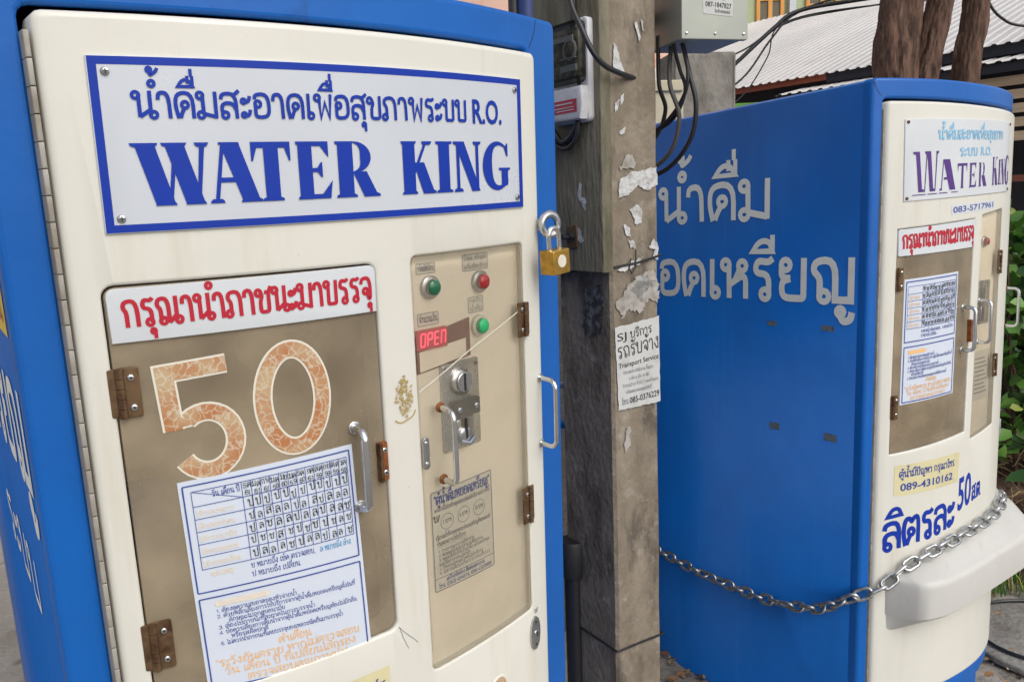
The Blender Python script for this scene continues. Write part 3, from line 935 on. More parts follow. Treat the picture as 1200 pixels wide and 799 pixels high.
word = [(c, X(a), X(b_), .0268, .0905) for c, a, b_, _ in word]
word += [(c, X(a), X(b_), .0268, .0905) for c, a, b_ in (('K', .0345, .0880), ('I', .0890, .1180), ('N', .1195, .1700), ('G', .1725, .2290))]
serif_word(q, word, .0040)
q.build('lettering', [M['ink_blue']], sign, A.mapq(sg))
for x, y in ((.0155, Hd - .0155), (Wd - .0145, Hd - .0155), (Wd - .0145, .0150), (.0155, .0150)):
    q = Geo(); screw(q, x, y, .0034, .0042)
    q.build('screw', [M['steel'], M['dark']], sign, A.mapq(sg), 0)

# dispensing window
recess(A, winA, .19, 'dispensing_bay', M['tan'], .02, -.046)
q = Geo()
q.box((-.2925, 1.215, -.12), (-.245, 1.27, -.09), 0, .008)
q.tube([(-.27, 1.24, -.105), (-.25, 1.243, -.10), (-.20, 1.25, -.11), (-.15, 1.24, -.15)], .009, 0, 10)
q.disc(-.268, 1.185, .022, -.16, -.09, 0, 20, .01)
q.build('filling_nozzle', M['bluehose'], A.root, A.front, 0)
q = Geo()
wx0, wy0, wx1, wy1 = winA
q.plate(rrect(wx0 + .002, wy0 + .002, wx1 - .002, wy1 - .002, .011, 4), -.008, -.003, .001)
pane = q.build('window_pane', M['pane'], A.root, A.front)
# header strip
hd = sheet(((-.3048, 1.5190), (-.0100, 1.5205), (-.0105, 1.4635), (-.3040, 1.4615)), .295, .058)
q = Geo()
q.plate([(0, 0), (.295, 0), *[(.295 - .008 + .008 * math.cos(R(t)), .058 - .008 + .008 * math.sin(R(t))) for t in (0, 30, 60, 90)],
         *[(.008 + .008 * math.cos(R(t)), .058 - .008 + .008 * math.sin(R(t))) for t in (90, 120, 150, 180)]], -.003, .0008, .0004)
q.thai('กรุณานำภาชนะมาบรรจุ', .0125, .0160, .0300, .0014, 1, x1=.290, y1=.0150, w=.145)
q.build('header_strip', [M['strip'], M['ink_red']], pane, A.mapq(hd))
# big 50
def five(q, w, h, mi):
    # u, z coordinates on the door
    q.ribbon([(-.1955, 1.4262), (-.2600, 1.4222), (-.2545, 1.3640)] if False else fillet([(-.1955, 1.4262), (-.2595, 1.4222), (-.2553, 1.3570)], 3), w, h, mi)
    pts = [(-.2545 + .0, 1.3610)]
    cx, cz, rx, rz = -.2225, 1.3395, .0300, .0345
    pts += [(cx + rx * math.cos(R(t)), cz + rz * math.sin(R(t))) for t in range(128, -153, -12)]
    q.ribbon(pts[1:], w, h, mi, lift=True)
def zero(q, w, h, mi):
    cx, cz, rx, rz = -.1240, 1.3730, .0352, .0590
    P = [(cx + rx * math.cos(R(t)) - .004 * math.sin(R(t)) * 0, cz + rz * math.sin(R(t))) for t in range(0, 360, 8)]
    q.ribbon(P + [P[0]], w, h, mi)
q = Geo()
five(q, .0222, .0002 - .003, 0); five(q, .0176, .0006 - .003, 1)
q.poly([(-.2655, 1.3566), (-.2338, 1.3592), (-.2385, 1.3715), (-.2520, 1.3760)], .00013 - .003, 0)
q.poly([(-.2632, 1.3590), (-.2368, 1.3612), (-.2400, 1.3690), (-.2520, 1.3730)], .00055 - .003, 1)
q.build('price_numeral', [M['num_edge'], M['mosaic']], pane, A.front, .02)
q = Geo()
zero(q, .0222, .0002 - .003, 0); zero(q, .0174, .0006 - .003, 1)
q.build('price_numeral', [M['num_edge'], M['mosaic']], pane, A.front, .02)
leaf_hinge(A, -.3025, 1.3800, 1.4350, .0190, 1, pane, h=.0)
leaf_hinge(A, -.3025, 1.0790, 1.1380, .0200, 1, pane, h=.0)
q = Geo()
q.plate(rrect(-.0215, 1.2430, -.0085, 1.2945, .002, 2), -.003, .002, .0006)
q.box((-.0225, 1.243, -.003), (-.0185, 1.2945, .008), 1, .001)
for z in (1.254, 1.284):
    q.disc(-.0135, z, .0036, .002, .0034, 2, 12, .001); q.disc(-.0135, z, .0013, .004, .005, 3, 8)
q.build('rusty_clasp', [M['rust'], M['hinge'], M['chrome'], M['dark']], pane, A.front, 0)
bar_handle(A, -.0510, 1.2170, 1.3210, .026, pane, .0048, -.003)

# record sheet on the pane
KX, KY = .2, .27
sh = sheet(((-.2592, 1.2964), (-.0564, 1.3010), (-.0489, 1.0122), (-.2517, 1.0305)), KX, KY)
q = Geo()
px_ = lambda s_: s_ * KX
py_ = lambda t: (1 - t) * KY
q.plate(rrect(0, 0, KX, KY), -.003, -.0019, 0)
hP = -.0012
def frame(q, s0, t0, s1, t1, w, mi):
    a = (px_(s0), py_(t1)); b = (px_(s1), py_(t0))
    for k, l in enumerate((((a[0], a[1]), (b[0], a[1])), ((b[0], a[1]), (b[0], b[1])), ((b[0], b[1]), (a[0], b[1])), ((a[0], b[1]), (a[0], a[1])))):
        q.ribbon(l, w, hP, mi)
frame(q, .02, .022, .975, .515, .0016, 1)
frame(q, .02, .545, .975, .985, .0016, 1)
rows = [.05, .118, .176, .234, .292, .350, .408]
for t in rows: q.ribbon([(px_(.06), py_(t)), (px_(.955), py_(t))], .0008, hP, 1)
q.ribbon([(px_(.06), py_(.05)), (px_(.325), py_(.118))], .0007, hP, 1)
cols = [.06] + [.325 + (.955 - .325) * i / 12 for i in range(13)]
for s_ in cols: q.ribbon([(px_(s_), py_(.05)), (px_(s_), py_(.408))], .0007, hP, 1)
q.thai('วัน เดือน ปี', px_(.165), py_(.088), .0062, hP, 2, x1=px_(.315), w=.13, lo=True)
for i, tx in enumerate(['ไส้กรองหยาบ', 'ไส้กรองคาร์บอน', 'ไส้กรองเรซิน', 'ไส้กรองเมมเบรน', 'ไส้กรองละเอียด']):
    q.thai(tx, px_(.07), py_(rows[i + 1] + .045), .0054, hP, 4, x1=px_(.27), w=.15, lo=True)
q.thai('หมายเหตุ', px_(.10), py_(.446), .0058, hP, 4, x1=px_(.22), w=.15, lo=True)
q.thai('ช หมายถึง เช็ค ตรวจสอบ,', px_(.32), py_(.447), .0060, hP, 2, x1=px_(.70), w=.13, lo=True)
q.thai('ล หมายถึง ล้าง', px_(.73), py_(.449), .0060, hP, 5, x1=px_(.93), w=.13, lo=True)
q.thai('ป หมายถึง เปลี่ยน', px_(.32), py_(.488), .0060, hP, 2, x1=px_(.60), w=.13, lo=True)
q.poly(rrect(px_(.10), py_(.592), px_(.40), py_(.567), .003, 3), hP, 4)
q.thai('ข้อแนะนำในการใช้', px_(.115), py_(.586), .0045, hP + .0004, 0, x1=px_(.385), w=.12, lo=True)
lines = [('1. ต้องดูความสะอาดของหัวจ่ายน้ำ', .10, .56), ('2. ด้วยหลีกเลี่ยงการใช้บริการจากตู้น้ำดื่มหยอดเหรียญตั้งในที่', .10, .93),
         ('ลักษณะไม่ถูกสุขอนามัย', .16, .48), ('3. ต้องใช้ภาชนะที่สะอาดในการบรรจุน้ำ', .10, .66),
         ('4. ข้อควรเลี่ยงการดื่มน้ำจากตู้น้ำดื่มหยอดเหรียญต้องไม่มีกลิ่น', .10, .93), ('หรือรสผิดปกติ', .16, .37), ('5. ไม่ควรนำภาชนะที่เคยบรรจุของเหลวชนิดอื่นมาบรรจุน้ำ', .10, .83)]
for i, (tx, a, b_) in enumerate(lines):
    q.thai(tx, px_(a), py_(.622 + .0262 * i), .0046, hP, 2, x1=px_(b_), w=.15, lo=True)
q.thai('คำเตือน', px_(.42), py_(.832), .0084, hP, 3, x1=px_(.62), w=.16, lo=True)
q.thai('"ระวังอันตราย หากไม่ตรวจสอบ', px_(.055), py_(.880), .0084, hP, 3, x1=px_(.93), w=.16, lo=True)
q.thai('วัน เดือน ปี ที่เปลี่ยนไส้กรอง', px_(.10), py_(.926), .0084, hP, 3, x1=px_(.90), w=.16, lo=True)
q.thai('ตรวจสอบคุณภาพน้ำ"', px_(.22), py_(.972), .0084, hP, 3, x1=px_(.84), w=.16, lo=True)
record = q.build('record_sheet', [M['paper'], M['ink_navy'], M['ink_navy'], M['ink_orange'], M['ink_pale'], M['ink_teal']], pane, A.mapq(sh))
q = Geo()
rnd = random.Random(11); random.seed(5)
heads = ['ธค', 'มค', 'กพ', 'มค', 'มย', 'มค', 'ธค', 'กค', 'สค', 'กย', 'ตค', 'วค']
for i in range(12):
    sa = .325 + (.955 - .325) * i / 12 + .006
    q.thai(heads[i], px_(sa), py_(.082), .0064, hP + .0005, 0, x1=px_(sa + .044), w=.13, jit=.14, lo=True)
    q.thai(rnd.choice(['59', '60', '59', '61']), px_(sa + .004), py_(.113), .0060, hP + .0005, 0, x1=px_(sa + .042), w=.14, jit=.12, lo=True)
    for j in range(5):
        c = 'ป' if (j == 0 or i in (0, 5, 8)) else rnd.choice('ลลลชชลส')
        if i > 8 and j > 0: c = rnd.choice('ลชซล')
        y = rows[j + 2] - .012 + rnd.uniform(-.006, .004)
        q.thai(c, px_(sa + .008 + rnd.uniform(-.004, .006)), py_(y), .0088 * rnd.uniform(.85, 1.1), hP + .0005, 0, w=.13, jit=.1, lo=True)
q.build('handwriting', [M['ink_black']], record, A.mapq(sh)) if False else q.build('handwriting', [M['ink_black']], pane, A.mapq(sh))
# yellow sticker under the window
q = Geo()
q.poly(rrect(-.125, .900, -.0265, .983), .0006, 0)
q.thai('ตู้น้ำมีปัญหา กรุณาโทร.', -.120, .952, .013, .0010, 1, x1=-.032, w=.15)
q.thai('089-4310162', -.115, .915, .016, .0010, 1, x1=-.036, w=.15)
q.build('phone_sticker', [M['yellow'], M['ink_navy']], A.root, A.front)

# control panel
depP = .014
_front = A.front
def pfront(u, z, h): return _front(u + .0066, z - (1.58 - z) * .011, h)
cp = recess(A, panA, depP, 'control_panel', M['cream_panel'], .0015, -.040)
def off(y, x0=0, x1=0): pass
hp = -depP
def lamp(x, y, material, name, par=cp):
    q = Geo()
    q.disc(x, y, .0150, hp, hp + .006, 0, 26, .002)
    q.disc(x, y, .0105, hp + .006, hp + .013, 1, 24, .005)
    q.build(name, [M['steel'] if name != 'push_button' else M['plastic_white'], material], par, pfront, 0)
lamp(.0740, 1.4830, M['lamp_green'], 'indicator_lamp')
lamp(.1660, 1.4800, M['lamp_red'], 'indicator_lamp')
lamp(.1610, 1.4190, M['btn_green'], 'push_button')
def caption(x0, y0, x1, y1, lines, bold=False):
    q = Geo()
    q.poly(rrect(x0, y0, x1, y1, .002, 2), hp + .0004, 0)
    q.poly(rrect(x0 + .0006, y0 + .0006, x1 - .0006, y1 - .0006, .002, 2), hp + .0007, 1, [rrect(x0 + .0013, y0 + .0013, x1 - .0013, y1 - .0013, .0015, 2)])
    k = len(lines)
    H_ = (y1 - y0) / k
    for i, t in enumerate(lines):
        q.thai(t, x0 + .003, y1 - H_ * (i + 1) + H_ * .28, min(.009, H_ * .42), hp + .001, 1, x1=x1 - .003, w=.15, lo=True)
    q.build('caption_label', [M['label_paper'], M['ink_grey']], cp, pfront)
caption(.0530, 1.5000, .0860, 1.5150, ['พร้อมให้บริการ'])
caption(.1340, 1.4955, .1860, 1.5190, ['น้ำหมด, เหรียญเต็ม', 'เครื่องปิดบริการ'])
caption(.1420, 1.4370, .1730, 1.4600, ['กดรับ', 'น้ำดื่ม'])
caption(.0510, 1.4320, .0880, 1.4500, ['จำนวนเงิน'])
caption(.0890, 1.3790, .1270, 1.3960, ['ช่องหยอดเหรียญ'])
# display
q = Geo()
q.plate([(.0452, 1.3700), (.1420, 1.3800), (.1420, 1.4330), (.0452, 1.4180)], hp, hp + .003, .0008)
q.poly([(.0500, 1.3725), (.1330, 1.3820), (.1330, 1.4060), (.0500, 1.3995)], hp + .0034, 1)
q.build('display_window', [M['maroon'], M['cream_panel']], cp, pfront)
q = Geo()
q.plate(rrect(.0460, 1.4020, .0960, 1.4290, .001, 1), hp + .003, hp + .008, .001)
dg = {'O': 'abcdef', 'P': 'abefg', 'E': 'adefg', 'n': 'abcef'}
def seg(q, x, y, w, hgt, on, h, mi, t=.0022):
    pos = {'a': ((0, hgt), (w, hgt)), 'b': ((w, hgt), (w, hgt / 2)), 'c': ((w, hgt / 2), (w, 0)), 'd': ((0, 0), (w, 0)),
           'e': ((0, hgt / 2), (0, 0)), 'f': ((0, hgt), (0, hgt / 2)), 'g': ((0, hgt / 2), (w, hgt / 2))}
    for k in on:
        (a, b), (c, d) = pos[k]
        q.ribbon([(x + a + b * .10, y + b), (x + c + d * .10, y + d)], t, h, mi)
for i, c in enumerate('OPEn'): seg(q, .0495 + i * .0115, 1.4075, .0072, .0165, dg[c], hp + .0086, 1)
q.build('red_display', [M['led_back'], M['led']], cp, pfront)
# coin mechanism
q = Geo()
x0, x1, y0, y1 = .0840, .1540, 1.2520, 1.3760
q.plate(rrect(x0, y0, x1, y1, .003, 2), hp, hp + .005, .001)
cx, cy = .1190, 1.3480
q.disc(cx, cy, .0200, hp + .005, hp + .009, 1, 30, .004)
q.disc(cx, cy, .0140, hp + .013, hp + .0145, 0, 24)
q.box((cx - .0012, cy - .012, hp + .0145), (cx + .0012, cy + .012, hp + .0162), 2)
q.plate(rrect(x0 + .014, 1.2985, x1 - .006, 1.3215, .002, 2), hp + .005, hp + .013, .001, mi=2)
for x in (x0 + .024, x1 - .014):
    q.disc(x, 1.310, .0042, hp + .013, hp + .0145, 1, 14, .0012)
q.plate(rrect(x0 + .018, 1.2560, x1 - .012, 1.2970, .008, 4), hp + .005, hp + .010, .002, mi=1)
q.disc(cx - .002, 1.272, .0125, hp + .010, hp + .013, 0, 24, .003)
q.box((cx - .0035, 1.268, hp + .012), (cx + .0005, 1.297, hp + .0165), 2, .0008)
q.tube([(cx - .012, 1.266, hp + .015), (cx, 1.262, hp + .020), (cx + .012, 1.266, hp + .015)], .003, 1, 8)
screw(q, x0 + .005, y1 - .005, hp + .0052, .003, 1, 2); screw(q, x1 - .005, y1 - .008, hp + .0052, .003, 3, 2)
q.build('coin_acceptor', [M['steel'], M['chrome'], M['dark'], M['rust']], cp, pfront, 0)
# instruction sheet
st_ = sheet(((.0565, 1.2020), (.1760, 1.2030), (.1765, 1.0500), (.0560, 1.0530)), .12, .152)
q = Geo()
q.poly(rrect(0, 0, .12, .152, .003, 2), hp + .0006, 0)
q.poly(rrect(.001, .001, .119, .151, .003, 2), hp + .0011, 1, [rrect(.0022, .0022, .1178, .1498, .002, 2)])
q.thai('"ตู้น้ำดื่มหยอดเหรียญ"', .006, .1310, .0125, hp + .0011, 2, x1=.115, w=.16)
q.thai('เครื่องนี้ใช้เหรียญแต่ละชนิดได้ปริมาณน้ำ ดังนี้', .006, .1205, .0052, hp + .0011, 1, x1=.114, w=.16, lo=True)
for i, t in enumerate(('1 บาท', '5 บาท', '10 บาท')):
    x = .028 + i * .0315
    q.ring(x, .1020, .0112, .0119, hp + .0011, 1)
    q.thai(t, x - .0085, .1000, .0058, hp + .0011, 1, x1=x + .0085, w=.15, lo=True)
q.thai('บ/', .004, .1060, .0095, hp + .0011, 3, w=.15)
q.thai('ปริมาณน้ำที่จ่ายออกตามจำนวนเหรียญที่หยอดลงไป', .006, .0790, .0052, hp + .0011, 1, x1=.114, w=.15, lo=True)
q.thai('ขั้นตอนการใช้บริการ', .008, .0690, .0058, hp + .0011, 1, x1=.062, w=.16, lo=True)
q.ribbon([(.008, .0668), (.062, .0668)], .0005, hp + .0011, 1)
for i, (t, w_) in enumerate((('1. วางภาชนะบรรจุใต้หัวจ่าย', .068), ('2. หยอดเหรียญตามจำนวนที่ต้องการ', .085), ('3. กดปุ่มสีเขียวเพื่อรับน้ำดื่ม แล้วรอน้ำหยุด', .100), ('และปิดฝาภาชนะให้สนิท', .06), ('4. ปิดประตูทุกครั้งหลังใช้บริการ', .085), ('5. ไม่ควรเติมน้ำเกินกว่าภาชนะที่บรรจุ', .1))):
    q.thai(t, .010, .0585 - i * .0066, .0044, hp + .0011, 1, x1=.010 + w_, w=.15, lo=True)
q.ribbon([(.0015, .0205), (.1185, .0205)], .0009, hp + .0011, 1)
q.thai('เครื่องขัดข้อง ติดต่อสอบถาม', .022, .0128, .0052, hp + .0011, 2, x1=.098, w=.16, lo=True)
q.thai('โทร. (053) 404674, (08) 4322898', .008, .0048, .0054, hp + .0011, 2, x1=.112, w=.17, lo=True)
q.build('instruction_sheet', [M['label_paper'], M['ink_grey'], M['ink_navy'], M['ink_black']], cp, (lambda x, y, h: pfront(*st_(x, y), h)))
# clear cover
q = Geo()
px0, py0, px1, py1 = panA
q.plate(rrect(px0 + .0012, py0 + .0012, px1 - .0012, py1 - .0012, .0075, 4), -.0045, -.0005, .0008)
q.ribbon([(.0460, 1.3478), (.14, 1.3895), (.2535, 1.4300)], .0019, -.0002, 1)
q.build('panel_cover', [M['cover'], M['plastic_white']], A.root, A.front)
cov = [o for o in A.root.children if o.name.startswith('panel_cover')][0]
leaf_hinge(A, .2595, 1.3870, 1.4385, .0175, -1, cov, h=.0, material=M['steel'] if False else M['hinge'])
leaf_hinge(A, .2595, 1.0900, 1.1500, .0175, -1, cov, h=.0)
bar_handle(A, .0790, 1.2180, 1.3200, .032, cov, .0042, -.0005, rust=True)
q = Geo()
q.plate(rrect(.0455, 1.2400, .0560, 1.2850, .005, 4), -.0005, .003, .001)
for z in (1.248, 1.277): q.disc(.0508, z, .0030, .003, .0042, 1, 12, .001)
q.build('latch_plate', [M['steel'], M['chrome']], cov, A.front, 0)

# lettering and sticker on the left flank
def flank(m, sig=-.0545):
    def f(x, y, h):   # x = distance back from the front corner is negative
        k = max(0.0, -x - .012)
        u = -m.a + .0463 / .838 * k
        return Vector((u - h, -x, y))
    return f
def flank_text(m, rows3):
    par = [o for o in m.root.children if o.name.startswith('side_and_top')][0]
    q = Geo(); q.thai('น้ำดื่ม', -.775, 1.519, .114, .0012, 0, x1=-.288, w=.168)
    q.build('flank_lettering', M['vinyl_white'], par, flank(m), .03)
    q = Geo(); q.thai('หยอดเหรียญ', -1.014, 1.277, .118, .0012, 0, x1=-.006, y1=1.294, w=.168)
    q.build('flank_lettering', M['vinyl_white'], par, flank(m), .03)
    if rows3:
        q = Geo()
        q.thai('ระบบ', -.52, 1.085, .075, .0012, 0, x1=-.15, w=.15)
        q.build('flank_lettering', M['vinyl_white'], par, flank(m), .03)
flank_text(A, True)
q = Geo()
q.poly(rrect(-.34, 1.470, -.030, 1.625, .004, 2), .0010, 0)
q.thai('น้ำดื่มสะอาด', -.32, 1.575, .026, .0014, 1, x1=-.05, w=.16)
q.thai('ผ่านการฆ่าเชื้อ', -.32, 1.530, .024, .0014, 1, x1=-.05, w=.16)
q.thai('บริการตลอดวัน', -.32, 1.485, .024, .0014, 1, x1=-.05, w=.16)
q.build('yellow_sticker', [M['yellow2'], M['ink_red']], A.root, flank(A))
# corner seams of the blue hood
# ------------------------------------------------------------------ padlock on the near machine
pk = thing('padlock', 'brass padlock hanging on the steel hasp ring of the left machine', 'padlock')
pm = A.front(.2985, 1.514, .036)
pk.parent = None
wA = Matrix.Translation((-0.22587, 1.1280, 0)) @ Matrix(RA).to_4x4()
pk.matrix_world = wA @ Matrix.Translation(pm) @ Matrix.Rotation(R(8), 4, 'Z') @ Matrix.Rotation(R(-4), 4, 'Y')
def loc_xzh(x, y, h): return Vector((x, -h, y))
q = Geo()
q.plate(rrect(-.0190, -.036, .0190, .0, .002, 2), -.013, .013, .0016, back=True)
q.disc(.000, -.017, .0095, .013, .0134, 1, 20)
q.thai('บ/', -.006, -.021, .008, .0138, 2, w=.15)
q.build('lock_body', [M['brass'], M['label_paper'], M['ink_black']], pk, loc_xzh, 0)
q = Geo()
q.tube([(-.0115, -.004, 0), (-.0115, .020, 0)] + [(.0115 * math.cos(R(t)), .020 + .0115 * math.sin(R(t)), 0) for t in range(165, -1, -15)] + [(.0115, -.004, 0)], .0036, 0, 12)
q.build('shackle', M['chrome'], pk, loc_xzh, 0)
# hasp ring belongs to the machine
q = Geo()
c0 = (.311, 1.549)
q.tube([(c0[0] + .0145 * math.cos(R(t)), c0[1] + .0155 * math.sin(R(t)),   .017 + .006 * math.cos(R(t))) for t in range(0, 360, 15)], .0062, 0, 10, closed=True)
q.box((.296, 1.541, -.03), (.304, 1.557, .012), 0, .002)
q.build('hasp_ring', M['steel'], [o for o in A.root.children if o.name.startswith('cabinet')][0], A.front, 0)

# ================================================================== the far machine
RB = ((0.8358, -0.5489, 0.0099), (0.5482, 0.8355, 0.0378), (-0.029, -0.0262, 0.9992))
B = Machine('water_vending_machine', 'blue and cream vending machine at right with white shelf and steel chain around it',
            1.17043, 2.18308, RB, 0.3449, 0.0808, 2.3234, 0.021, grp)
doorB = (-.3143, .3270, .2146, 1.7937)
cabinet(B, doorB, hingew=.001, fo=.014)
def sheared(pts): return pts
winB = [(-.2831, .8985), (-.0134, .9276), (-.0073, 1.5024), (-.2788, 1.4792)]
panB = [(.0178, .9030), (.1620, .9230), (.1620, 1.5290), (.0320, 1.5110)]
q = Geo()
q.plate(rrect(doorB[0], doorB[2], doorB[1], doorB[3], .010, 3), -.045, 0, .007, [winB, panB], hc=.004)
doorobj = q.build('front_door', M['cream'], B.root, B.front, .02)
q = Geo()
for i in range(26):
    a = .25 + (1.775 - .25) * i / 26; b = .25 + (1.775 - .25) * (i + .985) / 26
    q.box((doorB[0] - .0042, a, -.03), (doorB[0] - .001, b, -.006), 0, .001)
q.build('piano_hinge', M['greyhinge'], doorobj, B.front, 0)
bar_handle(B, .288, 1.190, 1.300, .036, doorobj, .0042, rust=True)
q = Geo()
q.disc(.292, .885, .0115, 0, .004, 0, 24, .001, sy=2.2)
q.disc(.292, .885, .005, .004, .006, 1, 14)
q.build('door_lock', [M['steel'], M['dark']], doorobj, B.front, 0)
# sign
sgB = sheet(((-.2727, 1.7487), (.1930, 1.7630), (.1960, 1.5760), (-.2700, 1.5478)), .466, .2)
q = Geo()
q.plate(rrect(0, 0, .466, .2, .001, 1), -.001, .003, .0008)
sign = q.build('sign_plate', [M['strip']], B.root, B.mapq(sgB))
q = Geo()
XB = lambda u: u + .2717
q.thai('น้ำดื่มสะอาดเพื่อสุขภาพ', XB(-.176), .1480, .0240, .0038, 0, x1=XB(.128), w=.16)
q.thai('ระบบ', XB(-.097), .1050, .0210, .0038, 0, x1=XB(-.015), w=.18)
q.latin('R.O.', XB(.000), .1050, .0240, .0038, 0, x1=XB(.055), off=.02)
spec = [('W', -.258, -.170, .020, .120), ('A', -.172, -.108, .020, .098), ('T', -.104, -.062, .022, .086), ('E', -.058, -.018, .022, .086), ('R', -.014, .036, .022, .086)]
spec += [('K', .062, .100, .022, .100), ('I', .104, .117, .022, .092), ('N', .121, .150, .022, .094), ('G', .153, .190, .020, .104)]
serif_word(q, [(c, XB(a), XB(b_), y0, y1) for c, a, b_, y0, y1 in spec], .0038, 1, .5)
for a, b_ in ((-.250, -.212), (-.206, -.176), (-.170, -.140), (-.126, -.100)):
    q.ribbon([(XB(a), .0135), (XB(b_), .0135)], .0022, .0038, 1)
q.build('lettering', [M['ink_sky'], M['ink_purple']], sign, B.mapq(sgB))
for x, y in ((.007, .193), (.459, .193), (.459, .007), (.007, .007)):
    q = Geo(); screw(q, x, y, .0034, .004)
    q.build('screw', [M['hinge'], M['dark']], sign, B.mapq(sgB), 0)
# phone strip
ps = sheet(((-.1150, 1.5370), (.0960, 1.5520), (.0950, 1.5285), (-.1145, 1.5120)), .21, .024)
q = Geo()
q.poly(rrect(0, 0, .21, .024), .0005, 0)
q.latin('083-5717961', .006, .0048, .0150, .0009, 1, x1=.202, off=.015)
q.build('phone_strip', [M['strip'], M['ink_navy']], B.root, B.mapq(ps))
# window
def recess_poly(m, poly, depth, name, material, hh, parent=None):
    q = Geo()
    L = inset(poly, -.015)
    q.bridge(L, -depth, L, hh, 0, True)
    q.poly(L, -depth)
    return q.build(name, material, m.root, m.front, .04)
recess_poly(B, winB, .19, 'dispensing_bay', M['tan'], -.046)
q = Geo()
q.plate(inset(winB, .002), -.008, -.003, .001)
pane = q.build('window_pane', M['pane'], B.root, B.front)
hdB = sheet(((-.2780, 1.4780), (-.0085, 1.5012), (-.0070, 1.4285), (-.2780, 1.4110)), .27, .068)
q = Geo()
q.plate(rrect(0, 0, .27, .068, .004, 2), -.003, .0008, .0004)
q.thai('กรุณานำภาชนะมาบรรจุ', .010, .0180, .0360, .0014, 1, x1=.264, w=.15)
q.build('header_strip', [M['strip'], M['ink_red']], pane, B.mapq(hdB))
leaf_hinge(B, -.2755, 1.3240, 1.3830, .0130, 1, pane, h=.0)
leaf_hinge(B, -.2790, .9920, 1.0550, .0130, 1, pane, h=.0)
bar_handle(B, -.0440, 1.1560, 1.2700, .034, pane, .0050, -.003)
q = Geo()
q.box((-.0180, 1.175, -.003), (-.0100, 1.235, .008), 0, .001)
q.build('rusty_clasp', [M['rust']], pane, B.front, 0)
shB = sheet(((-.2559, 1.3520), (-.0729, 1.3660), (-.0766, 1.0436), (-.2583, 1.0278)), KX, KY)
q = Geo()
q.plate(rrect(0, 0, KX, KY), -.003, -.0019, 0)
frame(q, .03, .022, .965, .50, .0024, 1)
frame(q, .03, .54, .965, .985, .0024, 1)
for t in (.06, .12, .175, .23, .285, .34, .395): q.ribbon([(px_(.06), py_(t)), (px_(.94), py_(t))], .0010, hP, 1)
for s_ in [.06] + [.30 + .64 * i / 12 for i in range(13)]: q.ribbon([(px_(s_), py_(.06)), (px_(s_), py_(.395))], .0008, hP, 1)
for i in range(5): q.thai('ไส้กรอง', px_(.08), py_(.162 + i * .055), .006, hP, 3, x1=px_(.26), w=.16, lo=True)
q.thai('ช หมายถึง เช็ค ตรวจสอบ,', px_(.30), py_(.440), .0062, hP, 2, x1=px_(.66), w=.15, lo=True)
q.thai('ล หมายถึง ล้าง', px_(.70), py_(.440), .0062, hP, 2, x1=px_(.92), w=.15, lo=True)
q.thai('ป หมายถึง เปลี่ยน', px_(.30), py_(.476), .0062, hP, 2, x1=px_(.58), w=.15, lo=True)
q.poly(rrect(px_(.10), py_(.600), px_(.40), py_(.570), .003, 3), hP, 3)
for i, (tx, a, b_) in enumerate(lines): q.thai(tx, px_(a), py_(.636 + .028 * i), .0050, hP, 2, x1=px_(b_), w=.17, lo=True)
q.thai('คำเตือน', px_(.42), py_(.845), 0.0080, hP, 3, x1=px_(.62), w=.18, lo=True)
q.thai('"ระวังอันตราย หากไม่ตรวจสอบ', px_(.06), py_(.890), 0.0080, hP, 3, x1=px_(.93), w=.18, lo=True)
q.thai('วัน เดือน ปี ที่เปลี่ยนไส้กรอง', px_(.10), py_(.932), 0.0080, hP, 3, x1=px_(.90), w=.18, lo=True)
q.thai('ตรวจสอบคุณภาพน้ำ"', px_(.16), py_(.974), 0.0080, hP, 3, x1=px_(.84), w=.18, lo=True)
record = q.build('record_sheet', [M['paper'], M['ink_navy'], M['ink_navy'], M['ink_orange']], pane, B.mapq(shB))
q = Geo()
random.seed(9)
for i in range(12):
    sa = .30 + .64 * i / 12 + .006
    for j in range(6):
        q.thai(random.choice('ลปชซล'), px_(sa + random.uniform(0, .008)), py_(.108 + j * .055 + random.uniform(-.004, .004)), .0090, hP + .0005, 0, w=.2, jit=.12, lo=True)
q.build('handwriting', [M['ink_black']], pane, B.mapq(shB))
# right hand panel behind its clear cover
cpB = recess_poly(B, inset(panB, .0135), .014, 'control_panel', M['cream_panel'], -.04)
q = Geo()
q.disc(.075, 1.44, .015, -.014, -.010, 0, 22); q.disc(.075, 1.44, .0105, -.010, -.004, 1, 20, .005)
q.build('indicator_lamp', [M['steel'], M['lamp_red']], cpB, B.front, 0)
q = Geo()
q.plate(rrect(.050, 1.215, .120, 1.335, .003, 2), -.014, -.010, .001)
q.disc(.085, 1.305, .018, -.010, -.007, 1, 24, .001)
q.plate(rrect(.062, 1.22, .110, 1.265, .006, 3), -.010, -.007, .002, mi=1)
q.build('coin_acceptor', [M['steel'], M['chrome']], cpB, B.front, 0)
q = Geo()
q.poly(rrect(.045, 1.000, .145, 1.140), -.0135, 0)
for i in range(9): q.ribbon([(.052, 1.118 - i * .012), (.115 + .02 * (i % 3) / 2, 1.118 - i * .012)], .003, -.0130, 1)
q.build('instruction_sheet', [M['label_paper'], M['ink_grey']], cpB, B.front)
q = Geo()
q.plate(inset(panB, .0012), -.0045, -.0005, .0008)
cov = q.build('panel_cover', M['cover'], B.root, B.front)
leaf_hinge(B, .1630, 1.3500, 1.4150, .0200, -1, cov, h=.0)
leaf_hinge(B, .1630, 1.0600, 1.1250, .0200, -1, cov, h=.0)
bar_handle(B, .0330, 1.1700, 1.2830, .032, cov, .0046, -.0005)
